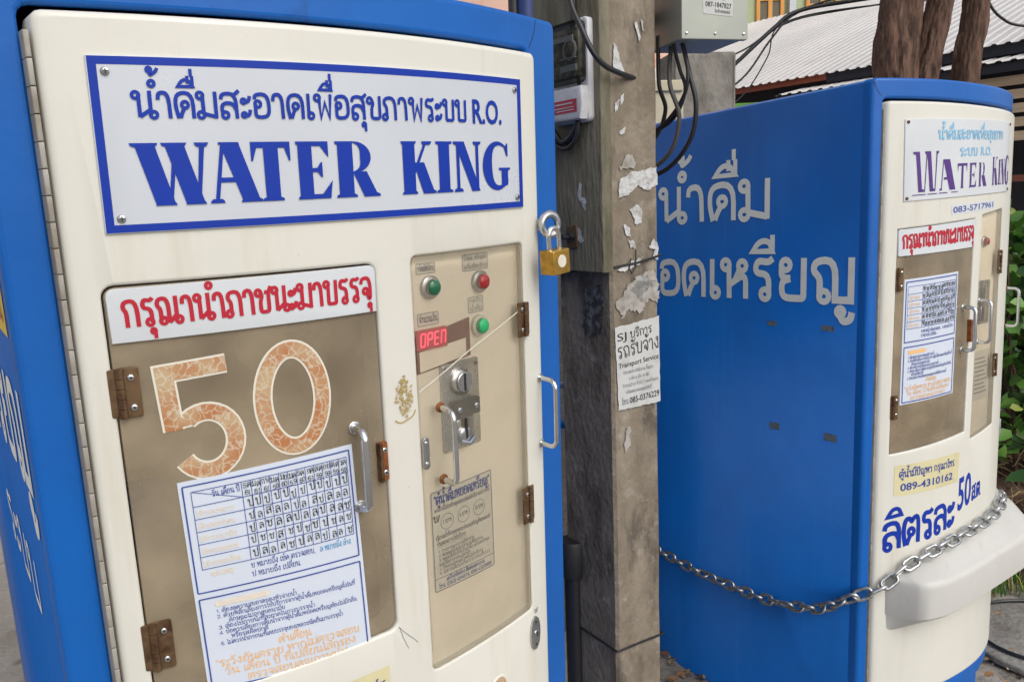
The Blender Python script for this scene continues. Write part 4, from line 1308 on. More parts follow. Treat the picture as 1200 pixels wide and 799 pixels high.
# stickers and lettering on the door below the window
ysB = sheet(((-.2693, .8675), (-.0368, .8760), (-.0388, .7925), (-.2690, .7846)), .232, .083)
q = Geo()
q.poly(rrect(0, 0, .232, .083), .0006, 0)
q.thai('ตู้น้ำมีปัญหา กรุณาโทร.', .014, .0490, .0165, .0010, 1, x1=.215, w=.165)
q.latin('089-4310162', .018, .0130, .0200, .0010, 1, x1=.205, off=.022)
q.build('phone_sticker', [M['yellow'], M['ink_navy']], B.root, B.mapq(ysB))
q = Geo()
q.thai('ลิตรละ', -.2950, .6360, .0780, .0006, 0, x1=-.0450, y1=.6730, w=.165)
q.latin('50', -.0340, .7090, .0930, .0006, 0, x1=.0330, y1=.7200, off=.02)
q.thai('ส.ต.', .0400, .7230, .0420, .0006, 0, x1=.0950, y1=.7300, w=.16)
q.build('price_lettering', [M['ink_blue']], B.root, B.front)
flank_text(B, False)
# scuffs where stickers came off the flank
SC = mat('grey_glue_scuff', (.17, .19, .19), .7, c2=(.06, .12, .19), vscale=90)
for (x, y, w_, h_) in ((-.29, 1.222, .034, .008), (-.10, 1.222, .040, .008), (-.275, .925, .036, .011), (-.085, .928, .040, .011)):
    q = Geo()
    E_ = []
    for (ax, ay), (bx_, by_) in (((-.5, -.9), (.5, -.9)), ((.5, -.9), (.5, .9)), ((.5, .9), (-.5, .9)), ((-.5, .9), (-.5, -.9))):
        E_ += [(x + w_ * (ax + (bx_ - ax) * t / 6) + random.uniform(-.0012, .0012), y + h_ * (ay + (by_ - ay) * t / 6) + random.uniform(-.0012, .0012)) for t in range(6)]
    q.poly(E_, .0006, 0)
    q.build('glue_scuff', SC, [o for o in B.root.children if o.name.startswith('side_and_top')][0], flank(B), 0)
# moulded shelf
def shelf():
    us = [-.283 + .0012 * i for i in range(0, 32, 4)] + [-.2445 + (.3695 + .2445) * i / 40 for i in range(1, 41)]
    NU = len(us) - 1
    front_pts = [(-.2830, .052), (-.2520, .128), (-.2450, .140), (-.2300, .147), (-.187, .163), (-.130, .170), (-.074, .173), (.03, .173), (.128, .173), (.21, .172), (.27, .164), (.315, .148), (.345, .122), (.362, .086), (.370, .03)]
    def fv(u):
        if u <= front_pts[0][0]: return front_pts[0][1] - (front_pts[0][0] - u) * .9
        for (a, p), (b, r) in zip(front_pts, front_pts[1:]):
            if u <= b: return p + (r - p) * (u - a) / (b - a)
        return front_pts[-1][1]
    prof = []   # (fraction outwards, z offset) from back top to back bottom
    rows = []
    vs, fs = [], []
    for u in us:
        vb = B.v(u) + B.dd - .003
        vf = max(fv(u), vb + .004)
        zt = .573 + .30 * (u + .283) if u < -.15 else .613 + .12 * (u + .15)
        zf = .570 + .085 * (u + .245)
        zb = .413 + .090 * (u + .283); zbf = .462 + .080 * (u + .22)
        r = min(.022, (vf - vb) * .4)
        L = [(vb, zt), (vb + (vf - vb) * .5, (zt + zf) / 2 + .004), (vf - r, zf + .001)]
        L += [(vf - r + r * math.sin(R(t)), zf - r + r * math.cos(R(t))) for t in (30, 60, 90)]
        L += [(vf - .002, max(zbf, zb) + .008), (vf - .010, max(zbf, zb)), (vb, zb - .002)]
        vs += [(u, -v_, z_) for v_, z_ in L]
    k = 9
    for i in range(NU):
        for j in range(k - 1):
            fs.append((i * k + j, i * k + j + 1, (i + 1) * k + j + 1, (i + 1) * k + j))
    fs.append(tuple(range(k))[::-1]); fs.append(tuple(NU * k + j for j in range(k)))
    q = Geo(); q.add(vs, [f[::-1] for f in fs])
    o = q.build('bottle_shelf', M['shelf'], B.root, None, 0, 38)
    bm = bmesh.new(); bm.from_mesh(o.data); bmesh.ops.recalc_face_normals(bm, faces=bm.faces); bm.to_mesh(o.data); bm.free()
    return o
shelf()

# ------------------------------------------------------------------ chain round the far machine
wB = Matrix.Translation((1.17043, 2.18308, 0)) @ Matrix(RB).to_4x4()
ch = thing('security_chain', 'heavy galvanised steel chain slung round the right machine above its shelf', 'chain')
ch.matrix_world = wB @ Matrix.Translation((-B.a, 0, .5))
inv0 = Matrix.Translation((B.a, 0, -.5))
ctrl = [(-.90, .392), (-.751, .387), (-.60, .381), (-.43, .386), (-.26, .400), (-.109, .438), (-.03, .488)]
path = [Vector((-B.a - .0545 * x * -1 * -1 - .016, -x, z)) for x, z in ctrl]
path = [Vector((-B.a + -.0545 * x - .016, -x, z)) for x, z in ctrl]
path += [Vector((-.350, -.018, .522))]
for u, z, h in ((-.318, .543, .020), (-.285, .570, .022), (-.250, .597, .022), (-.19, .621, .022), (-.112, .638, .022), (-.02, .652, .022), (.108, .663, .022), (.20, .672, .022), (.30, .68, .02)):
    path.append(B.front(u, z, h))
# resample the path
dense = []
for i in range(len(path) - 1):
    p0 = path[max(0, i - 1)]; p1 = path[i]; p2 = path[i + 1]; p3 = path[min(len(path) - 1, i + 2)]
    for k in range(24):
        t = k / 24
        dense.append(.5 * ((2 * p1) + (p2 - p0) * t + (2 * p0 - 5 * p1 + 4 * p2 - p3) * t * t + (3 * p1 - p0 - 3 * p2 + p3) * t ** 3))
dense.append(path[-1])
q = Geo()
LL, LW, LR = .0225, .0124, .0048
pts = [(LL - LW + LW + LW * 0 + 0, 0, 0)]
pts = [((LL - .0) * .5 + LW * math.cos(R(t)), LW * math.sin(R(t)), 0) for t in range(-90, 91, 18)] + [(-(LL) * .5 + LW * math.cos(R(t)), LW * math.sin(R(t)), 0) for t in range(90, 271, 18)]
q.tube(pts, LR, 0, 8, closed=True)
lk0 = q.build('link', mat('galvanised_chain', (.58, .59, .59), .36, 1.0, var=.5, vscale=90), ch, None, 0, 60)
pitch = .0385
acc = 0; last = dense[0]; n_ = 0
spots = []
for p in dense[1:]:
    d_ = (p - last).length
    while acc + d_ >= pitch:
        t = (pitch - acc) / d_
        last = last + (p - last) * t
        spots.append(last.copy())
        d_ = (p - last).length
        acc = 0
    acc += d_; last = p
for i, p in enumerate(spots):
    a = spots[max(0, i - 1)]; b = spots[min(len(spots) - 1, i + 1)]
    t = (b - a).normalized()
    # outward direction of the wall the chain leans on
    outw = Vector((-1, 0, 0)) if p.x < -B.a - .004 else Vector((0, -1, 0))
    side = outw.cross(t).normalized()
    nrm = t.cross(side).normalized()
    ang = R(38) if i % 2 else R(-52)
    ang += random.uniform(-.25, .25)
    y_ = side * math.cos(ang) + nrm * math.sin(ang)
    z_ = t.cross(y_)
    mt = Matrix((t, y_, z_)).transposed().to_4x4()
    o = lk0 if i == 0 else lk0.copy()
    if i: col.objects.link(o); o.parent = ch
    o.matrix_local = inv0 @ Matrix.Translation(p) @ mt

# ================================================================== concrete utility pole
PY = .6
pole_pos = Vector((.239, 1.9, 0))
Rp = Matrix.Rotation(PY, 4, 'Z')
pole = thing('utility_pole', 'square weathered concrete pole covered in torn posters, between the two machines', 'pole', pole_pos, Rp.to_3x3())
def pf(x, y, h): return Vector((x, -h, y))            # front face: x right, h out
def pl(x, y, h): return Vector((-h, x, y))            # left face: x back from the edge, h out
q = Geo()
wP = .155
prof = inset(rrect(0, 0, wP, .20), 0)
# shaft with chamfered arrises, lightly uneven
c_ = .007
shaft = [(c_, 0), (wP - c_, 0), (wP, c_), (wP, .2 - c_), (wP - c_, .2), (c_, .2), (0, .2 - c_), (0, c_)]
zs = [-.05 + 4.6 * i / 90 for i in range(91)]
vs = []
for z in zs:
    for k, (x, y) in enumerate(shaft):
        e = Vector((mnoise.noise(Vector((x * 9, y * 9, z * 6))), mnoise.noise(Vector((x * 9 + 5, y * 9, z * 6))), 0)) * .0022
        vs.append((x + e.x, y + e.y, z))
fs = [(i * 8 + j, i * 8 + (j + 1) % 8, (i + 1) * 8 + (j + 1) % 8, (i + 1) * 8 + j) for i in range(90) for j in range(8)]
fs.append(tuple(90 * 8 + j for j in range(8)))
q.add(vs, fs)
q.build('shaft', M['concrete'], pole, None, 0, 25)
for z, dz, ts in ((1.4300, .02, .0028), (.4560, -.006, .0030)):
    q = Geo()
    q.tube([(-.003, .205, z - dz), (-.004, -.004, z), (wP / 2, -.0045, z + dz * .3), (wP + .004, -.004, z + dz), (wP + .004, .205, z)], ts, 0, 8)
    q.build('wire_band', M['dark'], pole, None, 0)
q = Geo()
q.tube([(.060, -.004, 1.448), (.052, -.006, 1.425), (.060, -.006, 1.412), (.072, -.006, 1.425), (.074, -.006, 1.468)], .0016, 0, 6)
q.build('wire_twist', M['dark'], pole, None, 0)
# posters: torn white scraps
def scrap(pts, material, par=pole, h=.0032, name='torn_paper', mp=pf, rough=.0025, seed=0):
    rr = random.Random(seed)
    out = []
    n = len(pts)
    for i in range(n):
        a = Vector(pts[i]); b = Vector(pts[(i + 1) % n])
        k = max(2, int((b - a).length / .006))
        for j in range(k):
            p = a.lerp(b, j / k)
            out.append((p.x + rr.uniform(-rough, rough), p.y + rr.uniform(-rough, rough)))
    q = Geo()
    q.poly(out, h)
    return q.build(name, material, par, mp, 0, mirrored=(mp is pl))
scrap([(.012, 1.935 - .06), (.020, 1.95 - .03), (.034, 1.925 - .02), (.056, 1.870), (.012, 1.868)], M['torn'], seed=1, rough=.0015) if False else None
scrap([(.014, 1.893), (.0165, 1.936), (.026, 1.928), (.036, 1.900), (.050, 1.873), (.015, 1.872)], M['torn'], seed=1, rough=.0012)
scrap([(.080, 1.985), (.088, 1.988), (.100, 1.955), (.096, 1.945)], M['torn'], seed=2, rough=.001)
scrap([(.101, 1.995), (.108, 1.990), (.110, 1.968), (.104, 1.972)], M['torn'], seed=3, rough=.001)
scrap([(.018, 1.805), (.032, 1.815), (.026, 1.790), (.016, 1.780)], M['torn'], seed=4, rough=.002)
scrap([(.036, 1.820), (.046, 1.826), (.044, 1.812), (.034, 1.800)], M['torn'], seed=5, rough=.0015)
scrap([(.030, 1.742), (.050, 1.752), (.046, 1.738), (.032, 1.734)], M['torn'], seed=6, rough=.0015)
scrap([(.028, 1.665), (.034, 1.650), (.040, 1.676), (.056, 1.690), (.070, 1.690), (.080, 1.668), (.072, 1.655), (.060, 1.662), (.044, 1.648)], M['torn_old'], seed=16, rough=.003)
scrap([(.024, 1.590), (.030, 1.632), (.060, 1.650), (.110, 1.655), (.148, 1.662), (.150, 1.618), (.118, 1.606), (.088, 1.618), (.060, 1.600)], M['torn'], seed=7)
scrap([(.060, 1.560), (.078, 1.576), (.100, 1.565), (.098, 1.530), (.078, 1.526), (.070, 1.545)], M['torn'], seed=8)
scrap([(.040, 1.530), (.058, 1.522), (.062, 1.500), (.044, 1.505)], M['torn'], seed=9)
scrap([(.052, 1.492), (.072, 1.488), (.078, 1.472), (.060, 1.474)], M['torn'], seed=10)
scrap([(.120, 1.472), (.136, 1.490), (.150, 1.480), (.151, 1.440), (.132, 1.444), (.138, 1.462)], M['torn'], seed=11)
scrap([(.010, 1.424), (.050, 1.430), (.060, 1.440), (.100, 1.450), (.090, 1.434), (.040, 1.418)], M['torn'], seed=12)
scrap([(.012, 1.345), (.040, 1.372), (.085, 1.405), (.135, 1.418), (.152, 1.390), (.150, 1.330), (.120, 1.345), (.095, 1.315), (.050, 1.325), (.030, 1.305)], M['torn_old'], seed=13, rough=.006)
scrap([(.060, 1.370), (.085, 1.402), (.120, 1.405), (.140, 1.385), (.110, 1.368), (.095, 1.345)], M['torn'], seed=14, rough=.007)
scrap([(.026, .995), (.040, 1.040), (.052, 1.030), (.050, .985), (.036, .972)], M['torn_old'], seed=15, rough=.005)
# black mark and paper residue on the shaded face
scrap([(.028, 1.388), (.098, 1.372), (.105, 1.280), (.085, 1.255), (.030, 1.275)], mat('black_smear', (.03, .03, .033), .8, c2=(.17, .165, .16), vscale=60, lo=.45, hi=.62), seed=21, mp=pl, rough=.007, name='paste_smear')
# advert poster
pq = sheet(((.0060, 1.2870), (.1510, 1.3000), (.1545, 1.0830), (.0140, 1.0830)), .146, .21)
q = Geo()
edge = []
rr = random.Random(3)
for a, b in (((0, 0), (.146, 0)), ((.146, 0), (.146, .21)), ((.146, .21), (0, .21)), ((0, .21), (0, 0))):
    for j in range(14):
        t = j / 14
        edge.append((a[0] + (b[0] - a[0]) * t + rr.uniform(-.0013, .0013), a[1] + (b[1] - a[1]) * t + rr.uniform(-.0013, .0013)))
q.poly(edge, .0034, 0)
hq = .0040
q.latin('SJ', .006, .1740, .0195, hq, 1, x1=.036, y1=.1745)
q.thai('บริการ', .048, .1740, .0170, hq, 1, x1=.122, y1=.176, w=.13)
q.thai('รถรับจ้าง', .004, .1300, .0290, hq, 1, x1=.146, y1=.1340, w=.10)
q.latin('Transport Service', .006, .1055, .0130, hq, 1, x1=.142, y1=.108, off=.008)
for i, (t, a, b_) in enumerate((('บ้าน หอพัก สำนักงาน ขึ้นลาก', .020, .122), ('4 ล้อ 6 ล้อ 10 ล้อ', .038, .108), ('รับขนย้าย ทั่วไป ราคากันเอง', .016, .140), ('พร้อมคนงานขนของให้ฟรี', .026, .116))):
    q.thai(t, a, .0880 - i * .0165, .0070, hq, 2, x1=b_, w=.13, lo=True)
q.thai('โทร.', .012, .0125, .0120, hq, 2, x1=.036, w=.13)
q.latin('085-0376229', .038, .0125, .0150, hq, 1, x1=.142, y1=.016, off=.012)
def pposter(x, y, h):
    a, b = pq(x, y)
    return pf(a, b, h)
adv = q.build('advert_poster', [M['poster'], M['ink_black'], M['ink_grey']], None, pposter, 0)
adv.parent = pole

# timber board with the electricity meter
Rl = Rp
board = world_box('timber_board', (.245, .030, .655), M['board'], (0, 0, 0), 0, c=.003)
board.data.transform(Matrix.Rotation(PI / 2 * -1, 4, 'Z'))
board.matrix_world = Matrix.Translation(pole_pos) @ Rp @ Matrix.Translation((-.0165, .113, 1.420))
tag(board, 'mossy grey timber board fixed to the shaded face of the concrete pole', 'board')
boltT = thing('bolt_bracket', 'rusty square washer and bolt low on the timber board', 'bolt', pole_pos, Rp.to_3x3())
q = Geo()
q.plate(rrect(.080, 1.476, .118, 1.530, .002, 1), .032, .036, .001)
q.build('washer', M['rust'] if False else M['hinge'], boltT, pl, 0, mirrored=True)
q = Geo()
q.disc(.099, 1.503, .012, .036, .046, 0, 6); q.disc(.099, 1.503, .006, .046, .066, 0, 12)
q.build('bolt', M['cable'], boltT, pl, 0, mirrored=True)
scrap([(.062, 1.625), (.070, 1.632), (.078, 1.600), (.060, 1.575), (.048, 1.562), (.046, 1.590), (.064, 1.600)], M['torn'], seed=31, mp=pl, h=.0330, par=None, name='torn_paper')
tp = [o for o in bpy.data.objects if o.name.startswith('torn_paper') and o.parent is None][0]
tp.parent = board; tp.matrix_parent_inverse = board.matrix_world.inverted() @ (Matrix.Translation(pole_pos) @ Rp)
q = Geo()
q.poly([(.066, 1.520), (.078, 1.528), (.086, 1.500), (.070, 1.488), (.056, 1.494), (.064, 1.508)], .0330)
t2 = q.build('torn_paper', M['torn'], None, pl, 0, mirrored=True)
t2.parent = board; t2.matrix_parent_inverse = tp.matrix_parent_inverse.copy()

meter = thing('electricity_meter', 'white electricity meter with glass front and red label on the timber board', 'meter', pole_pos + Vector((0, 0, 0)), Rp.to_3x3())
def mm(x, y, h): return Vector((-h * .56 - .0318, x - .060, y))     # x runs back from the arris; mirrored so faces stay outward
q = Geo()
# note: x grows away from the viewer on this face, so polygons are laid reversed
def mplate(q, pts, h0, h1, c, mi=0): q.plate(pts, h0, h1, c, mi=mi, back=True)
mplate(q, rrect(.072, 1.765, .205, 1.992, .012, 4), 0, .030, .006)
mplate(q, [(.078, 1.770), (.200, 1.770), (.200, 1.842), (.074, 1.842), (.070, 1.800)], .028, .070, .008)
q.build('meter_body', M['meter_white'], meter, mm, 0, mirrored=True)
q = Geo()
mplate(q, rrect(.088, 1.866, .196, 1.970, .004, 2), .030, .052, .002)
q.disc(.118, 1.925, .024, .052, .056, 1, 20); q.disc(.118, 1.925, .019, .056, .058, 0, 20); q.box((.094, 1.878, .050), (.150, 1.892, .060), 1); q.box((.096, 1.905, .05), (.150, 1.908, .062), 1)
q.box((.105, 1.945, .05), (.180, 1.956, .058), 1)
q.build('dial_plate', [M['meter_guts'], M['meter_white']], meter, mm, 0, mirrored=True)
q = Geo()
mplate(q, rrect(.078, 1.852, .204, 1.984, .012, 4), .030, .078, .008)
q.build('glass_cover', M['glass'], meter, mm, 0, mirrored=True)
q = Geo()
q.plate(rrect(.086, 1.786, .190, 1.815), .0702, .0712, 0)
q.ribbon([(.10, 1.807), (.165, 1.807)], .003, .0718, 1); q.ribbon([(.095, 1.798), (.175, 1.798)], .002, .0718, 1); q.ribbon([(.095, 1.792), (.160, 1.792)], .002, .0718, 1)
q.build('red_label', [M['red_label'], M['meter_white']], meter, mm, 0, mirrored=True)

def cable(name, pts, r, material, label, cat='cable', group=None, n=10):
    P = [Vector(p) for p in pts]
    D_ = []
    for i in range(len(P) - 1):
        p0 = P[max(0, i - 1)]; p1 = P[i]; p2 = P[i + 1]; p3 = P[min(len(P) - 1, i + 2)]
        for k in range(8):
            t = k / 8
            D_.append(.5 * ((2 * p1) + (p2 - p0) * t + (2 * p0 - 5 * p1 + 4 * p2 - p3) * t * t + (3 * p1 - p0 - 3 * p2 + p3) * t ** 3))
    D_.append(P[-1])
    q = Geo(); q.tube(D_, r, 0, n)
    o = q.build(name, material, None, None, 0, 60)
    return tag(o, label, cat, group)
PW = lambda f, x, y, h: pole_pos + (Rp.to_3x3() @ f(x, y, h))
cable('power_cable', [PW(pl, .14, 2.45, .10), PW(pl, .06, 2.18, .095), PW(pl, .0176, 2.021, .09), PW(pl, -.010, 1.961, .085), PW(pl, -.030, 1.905, .068), PW(pl, -.034, 1.878, .038), PW(pf, .008, 1.867, .027), PW(pf, .045, 1.865, .012), PW(pf, .086, 1.864, -.006)], .0062, M['cable'], 'thick black cable hanging across the meter and entering the front of the pole')
cable('power_cable', [PW(pl, .068, 2.5, .045), PW(pl, .065, 2.1, .044), PW(pl, .060, 1.96, .046), PW(pl, .052, 1.90, .044), PW(pl, .042, 1.84, .044), PW(pl, .046, 1.78, .045), PW(pl, .075, 1.735, .05), PW(pl, .115, 1.728, .05), PW(pl, .135, 1.758, .06)], .0085, M['cable'], 'black cable running straight down the timber board and looping up below the meter')
cable('power_cable', [PW(pl, .050, 1.80, .046), PW(pl, .052, 1.74, .05), PW(pl, .085, 1.710, .052), PW(pl, .130, 1.722, .052), PW(pl, .150, 1.76, .06)], .0055, M['cable'], 'thin black cable looping lowest under the electricity meter')
cable('power_cable', [PW(pl, .175, 1.765, .05), PW(pl, .178, 1.72, .05), PW(pl, .21, 1.67, .05), PW(pl, .25, 1.66, .05)], .006, M['bluehose'], 'dark blue cable hanging from the bottom of the meter beside the left machine')
q = Geo()
q.box((.034, 1.806, .032), (.070, 1.822, .058), 0, .003)
clip = q.build('cable_clip', M['meter_white'], None, pl, 0, mirrored=True)
clip.matrix_world = Matrix.Translation(pole_pos) @ Rp
tag(clip, 'small pale plastic clip holding the black cable to the timber board', 'clip')

# black pipe, plastic bag and pvc stubs low between the machine and the pole
pp = thing('drain_pipe', 'black upright drain pipe with a fat collar low beside the pole', 'pipe')
q = Geo(); q.tube([(.145, 2.04, -.02), (.142, 2.04, .66)], .026, 0, 16)
q.build('pipe', M['cable'], pp, None, 0)
q = Geo(); q.tube([(.142, 2.04, .60), (.142, 2.04, .62), (.142, 2.04, .69), (.142, 2.04, .70)], [.034, .040, .040, .034], 0, 16)
q.build('collar', M['dark'], pp, None, 0)
tag(cable('water_tube', [(-.05, 2.30, .98), (.10, 2.22, .972), (.20, 2.18, .97)], .012, M['pvc_blue'], 'blue water tube poking out behind the left machine'), cat='tube')
tag(cable('water_tube', [(-.05, 2.30, 1.09), (.10, 2.22, 1.085), (.20, 2.18, 1.085)], .010, M['pvc_grey'], 'pale grey water tube poking out behind the left machine'), cat='tube')
def lump(name, loc, sc_, material, seed, sub=4, amp=.25, fr=3.0):
    me = bpy.data.meshes.new(name); bm = bmesh.new()
    bmesh.ops.create_icosphere(bm, subdivisions=sub, radius=1)
    for v in bm.verts:
        k = 1 + amp * mnoise.noise(v.co * fr + Vector((seed, 0, 0))) + amp * .4 * mnoise.noise(v.co * fr * 2.7 + Vector((0, seed, 0)))
        v.co = Vector((v.co.x * sc_[0], v.co.y * sc_[1], v.co.z * sc_[2])) * k
    bm.to_mesh(me); bm.free()
    for p in me.polygons: p.use_smooth = True
    me.materials.append(material)
    o = bpy.data.objects.new(name, me); col.objects.link(o); o.location = loc
    return o
tag(lump('plastic_bag', (.215, 2.10, .12), (.10, .08, .16), M['bag'], 3, 5, .35, 4), 'crumpled grey plastic bag on the ground at the foot of the pole', 'bag')

# ------------------------------------------------------------------ metal junction box on the right of the pole
bx = thing('junction_box', 'grey metal junction box with a phone sticker on the right of the pole', 'box', (.418, 1.95, 1.945), Matrix.Rotation(.25, 3, 'Z'))
def bf(x, y, h): return Vector((x, -h, y))
q = Geo()
q.plate(rrect(0, .004, .166, .36, .003, 2), -.185, 0, .003, back=True)
q.build('case', M['boxmetal'], bx, bf, 0)
q = Geo()
q.plate(rrect(-.002, .001, .168, .362, .003, 2), -.012, .0022, .0015, back=True)
q.build('lid', M['boxmetal'], bx, bf, 0)
for x in (.010, .083, .157):
    q = Geo(); q.disc(x, .014, .0032, .0022, .0040, 0, 12, .0015)
    q.build('screw', M['chrome'], bx, bf, 0)
stq = sheet(((.050, .150), (.128, .155), (.128, .052), (.052, .058)), .078, .10)
q = Geo()
q.poly(rrect(0, 0, .078, .1), .0030, 0)
# little lorry drawn on the sticker
q.poly([(.010, .052), (.060, .050), (.066, .046), (.066, .040), (.008, .042)], .0034, 1)
q.ribbon([(.010, .060), (.062, .058), (.062, .048)], .003, .0034, 1)
for x in (.020, .054): q.disc(x, .040, .006, .0032, .0038, 1, 12)
q.latin('087-1847827', .006, .018, .0115, .0034, 1, x1=.074, y1=.016, off=.015)
q.thai('รับจ้างขนของ', .030, .005, .006, .0034, 1, x1=.070, w=.15, lo=True)
q.build('phone_sticker', [M['poster'], M['ink_black']], bx, lambda x, y, h: bf(*stq(x, y), h), 0)
q = Geo()
q.box((-.10, .06, -.20), (.05, .10, -.187), 0, .002)
q.build('bracket', M['hinge'], bx, bf, 0)
cb = lambda x, y: Vector((.418, 1.95, 1.945)) + Matrix.Rotation(.25, 3, 'Z') @ Vector((x, y, .004))
cabs = [((.000, .130), (.385, 2.06, 1.86), (.402, 2.07, 1.80), (.375, 2.10, 1.73), (.31, 2.16, 1.69)),
        ((.020, .100), (.405, 2.03, 1.86), (.428, 2.03, 1.78), (.412, 2.06, 1.70), (.36, 2.12, 1.655), (.29, 2.18, 1.64)),
        ((.045, .085), (.448, 2.01, 1.88), (.462, 2.00, 1.80), (.450, 2.02, 1.72), (.400, 2.08, 1.655), (.30, 2.16, 1.625)),
        ((.012, .070), (.430, 2.03, 1.89), (.440, 2.02, 1.84), (.415, 2.06, 1.775), (.34, 2.14, 1.735)),
        ((.030, .060), (.442, 2.0, 1.89), (.436, 2.01, 1.83), (.40, 2.07, 1.77), (.33, 2.14, 1.725))]
for i, (a, *rest) in enumerate(cabs):
    cable('power_cable', [cb(*a) + Vector((0, 0, .03)), cb(*a), *rest], (.0052, .0055, .0058, .0045, .0045)[i], M['cable'] if i != 1 else mat('worn_grey_cable', (.09, .085, .08), .5),
          ('black cable nearest the pole under the junction box', 'worn grey cable in the loop under the junction box', 'outermost black cable under the junction box looping lowest behind the pole',
           'short black cable under the junction box crossing the pale box', 'short black cable under the junction box ending behind the pole')[i], group='cables under the junction box')
pst = world_box('fence_post', (.288, .18, 2.192), M['post_grey'], (.840, 3.624, 0), .12, c=.02)
tag(pst, 'grey concrete post with rounded top behind the junction box', 'post')
cbx = thing('utility_box', 'small cream box on the grey concrete post behind the cables', 'box', (.621, 3.192, 1.8194), Matrix.Rotation(.12, 3, 'Z'))
q = Geo(); q.plate(rrect(-.08, 0, .071, .211, .004, 2), -.10, 0, .004, back=True); q.build('case', M['yellow'] if False else mat('cream_box', (.50, .45, .31), .6, var=.15, vscale=8), cbx, bf, 0)
q = Geo(); q.plate(rrect(-.076, .171, .067, .212, .004, 2), .0005, .012, .004, back=True); q.build('lid', mat('cream_box_lid', (.46, .41, .28), .6), cbx, bf, 0)

# ================================================================== background
# corrugated-roof house
hs = thing('roofed_house', 'house with white corrugated roof and tan slatted wall behind the trees', 'house', (4.114, 6.634, 0))
E1 = Vector((2.348, 9.0, 2.729)); E2 = Vector((4.114, 6.634, 2.729)); EN = Vector((.80138, .59816, math.tan(R(21))))
ED = (E2 - E1)
Ho = -Vector((4.114, 6.634, 0))
def roof_sheet(name, t0, t1, L0, L1, drop, parent, rib=.105, amp=.012, e1=E1, nv=EN):
    q = Geo()
    ln = ED.length * (t1 - t0)
    n = int(ln / rib) * 8
    vs, fs = [], []
    for i in range(n + 1):
        t = t0 + (t1 - t0) * i / n
        ph = i % 8
        a = (amp if ph in (3, 4, 5) else 0)
        for L in (L0, L1):
            p = e1 + ED * t + nv * L + Vector((0, 0, a - drop)) + Ho
            vs.append(p)
    for i in range(n): fs.append((2 * i, 2 * i + 2, 2 * i + 3, 2 * i + 1))
    q.add(vs, fs)
    o = q.build(name, M['roof'], parent, None, 0, 10)
    return o
roof_sheet('roof', -1.3, 1.7, -.05, 4.35, 0, hs)
def beam(q, a, b, w, hgt, mi=0):
    d_ = (b - a).normalized(); s_ = d_.cross(Vector((0, 0, 1))).normalized() * w * .5
    u_ = Vector((0, 0, hgt))
    q.add([a - s_, a + s_, b + s_, b - s_, a - s_ + u_, a + s_ + u_, b + s_ + u_, b - s_ + u_], [(0, 3, 2, 1), (4, 5, 6, 7), (0, 1, 5, 4), (1, 2, 6, 5), (2, 3, 7, 6), (3, 0, 4, 7)], mi)
q = Geo(); beam(q, E1 + ED * -1.3 + Ho + Vector((.02, .02, -.066)), E1 + ED * .42 + Ho + Vector((.02, .02, -.066)), .03, .07)
q.build('fascia', M['fascia'], hs, None, 0)
q = Geo(); beam(q, E1 + ED * .42 + Ho + Vector((.02, .02, -.096)), E1 + ED * 1.7 + Ho + Vector((.02, .02, -.096)), .03, .10)
q.build('fascia', M['navy'], hs, None, 0)
# lower roof strip
LO = Vector((-.55, -.45, -.24))
roof_sheet('lower_roof', .32, 1.7, -.02, .42, 0, hs, .105, .012, E1 + Vector((-.30, -.24, -.20)), Vector((.80138, .59816, .20)))
q = Geo(); beam(q, E1 + ED * .32 + Vector((-.28, -.22, -.275)) + Ho, E1 + ED * 1.7 + Vector((-.28, -.22, -.275)) + Ho, .03, .065)
q.build('lower_fascia', M['navy'], hs, None, 0)
# slatted wall and the dark opening below it
q = Geo()
for k in range(5):
    z = 2.36 - k * .105
    beam(q, E1 + ED * .45 + Vector((-.20, -.16, z - E1.z)) + Ho, E1 + ED * 1.7 + Vector((-.20, -.16, z - E1.z)) + Ho, .03, .070)
q.build('slat_wall', M['slat'], hs, None, 0)
q = Geo()
beam(q, E1 + ED * -1.3 + Vector((.70, .56, -E1.z)) + Ho, E1 + ED * 1.7 + Vector((.70, .56, -E1.z)) + Ho, .05, 2.98)
q.build('shaded_opening_wall', M['navy'], hs, None, 0)  # wall coloured near black to stand for the shaded interior
q = Geo()
for z in (1.05, 1.33, 1.62): beam(q, Vector((2.75, 5.9, z)) + Ho, Vector((4.6, 4.9, z)) + Ho, .05, .045)
for x_ in (2.85, 3.7): beam(q, Vector((x_, 5.85 - (x_ - 2.85) * .54, 0)) + Ho, Vector((x_ + .05, 5.85 - (x_ - 2.85) * .54, 0)) + Ho, .05, 1.75)
rk = q.build('wooden_rack', M['redwood'], None, None, 0)
rk.location = (4.114, 6.634, 0)
tag(rk, 'dark red-brown wooden rack in the shade behind the right machine', 'rack')
tag(world_box('green_canopy', (.9, .4, .05), M['limegreen'], (1.62, 5.6, 2.135), -.15), 'lime green canvas edge peeping over the right machine roof', 'canopy')

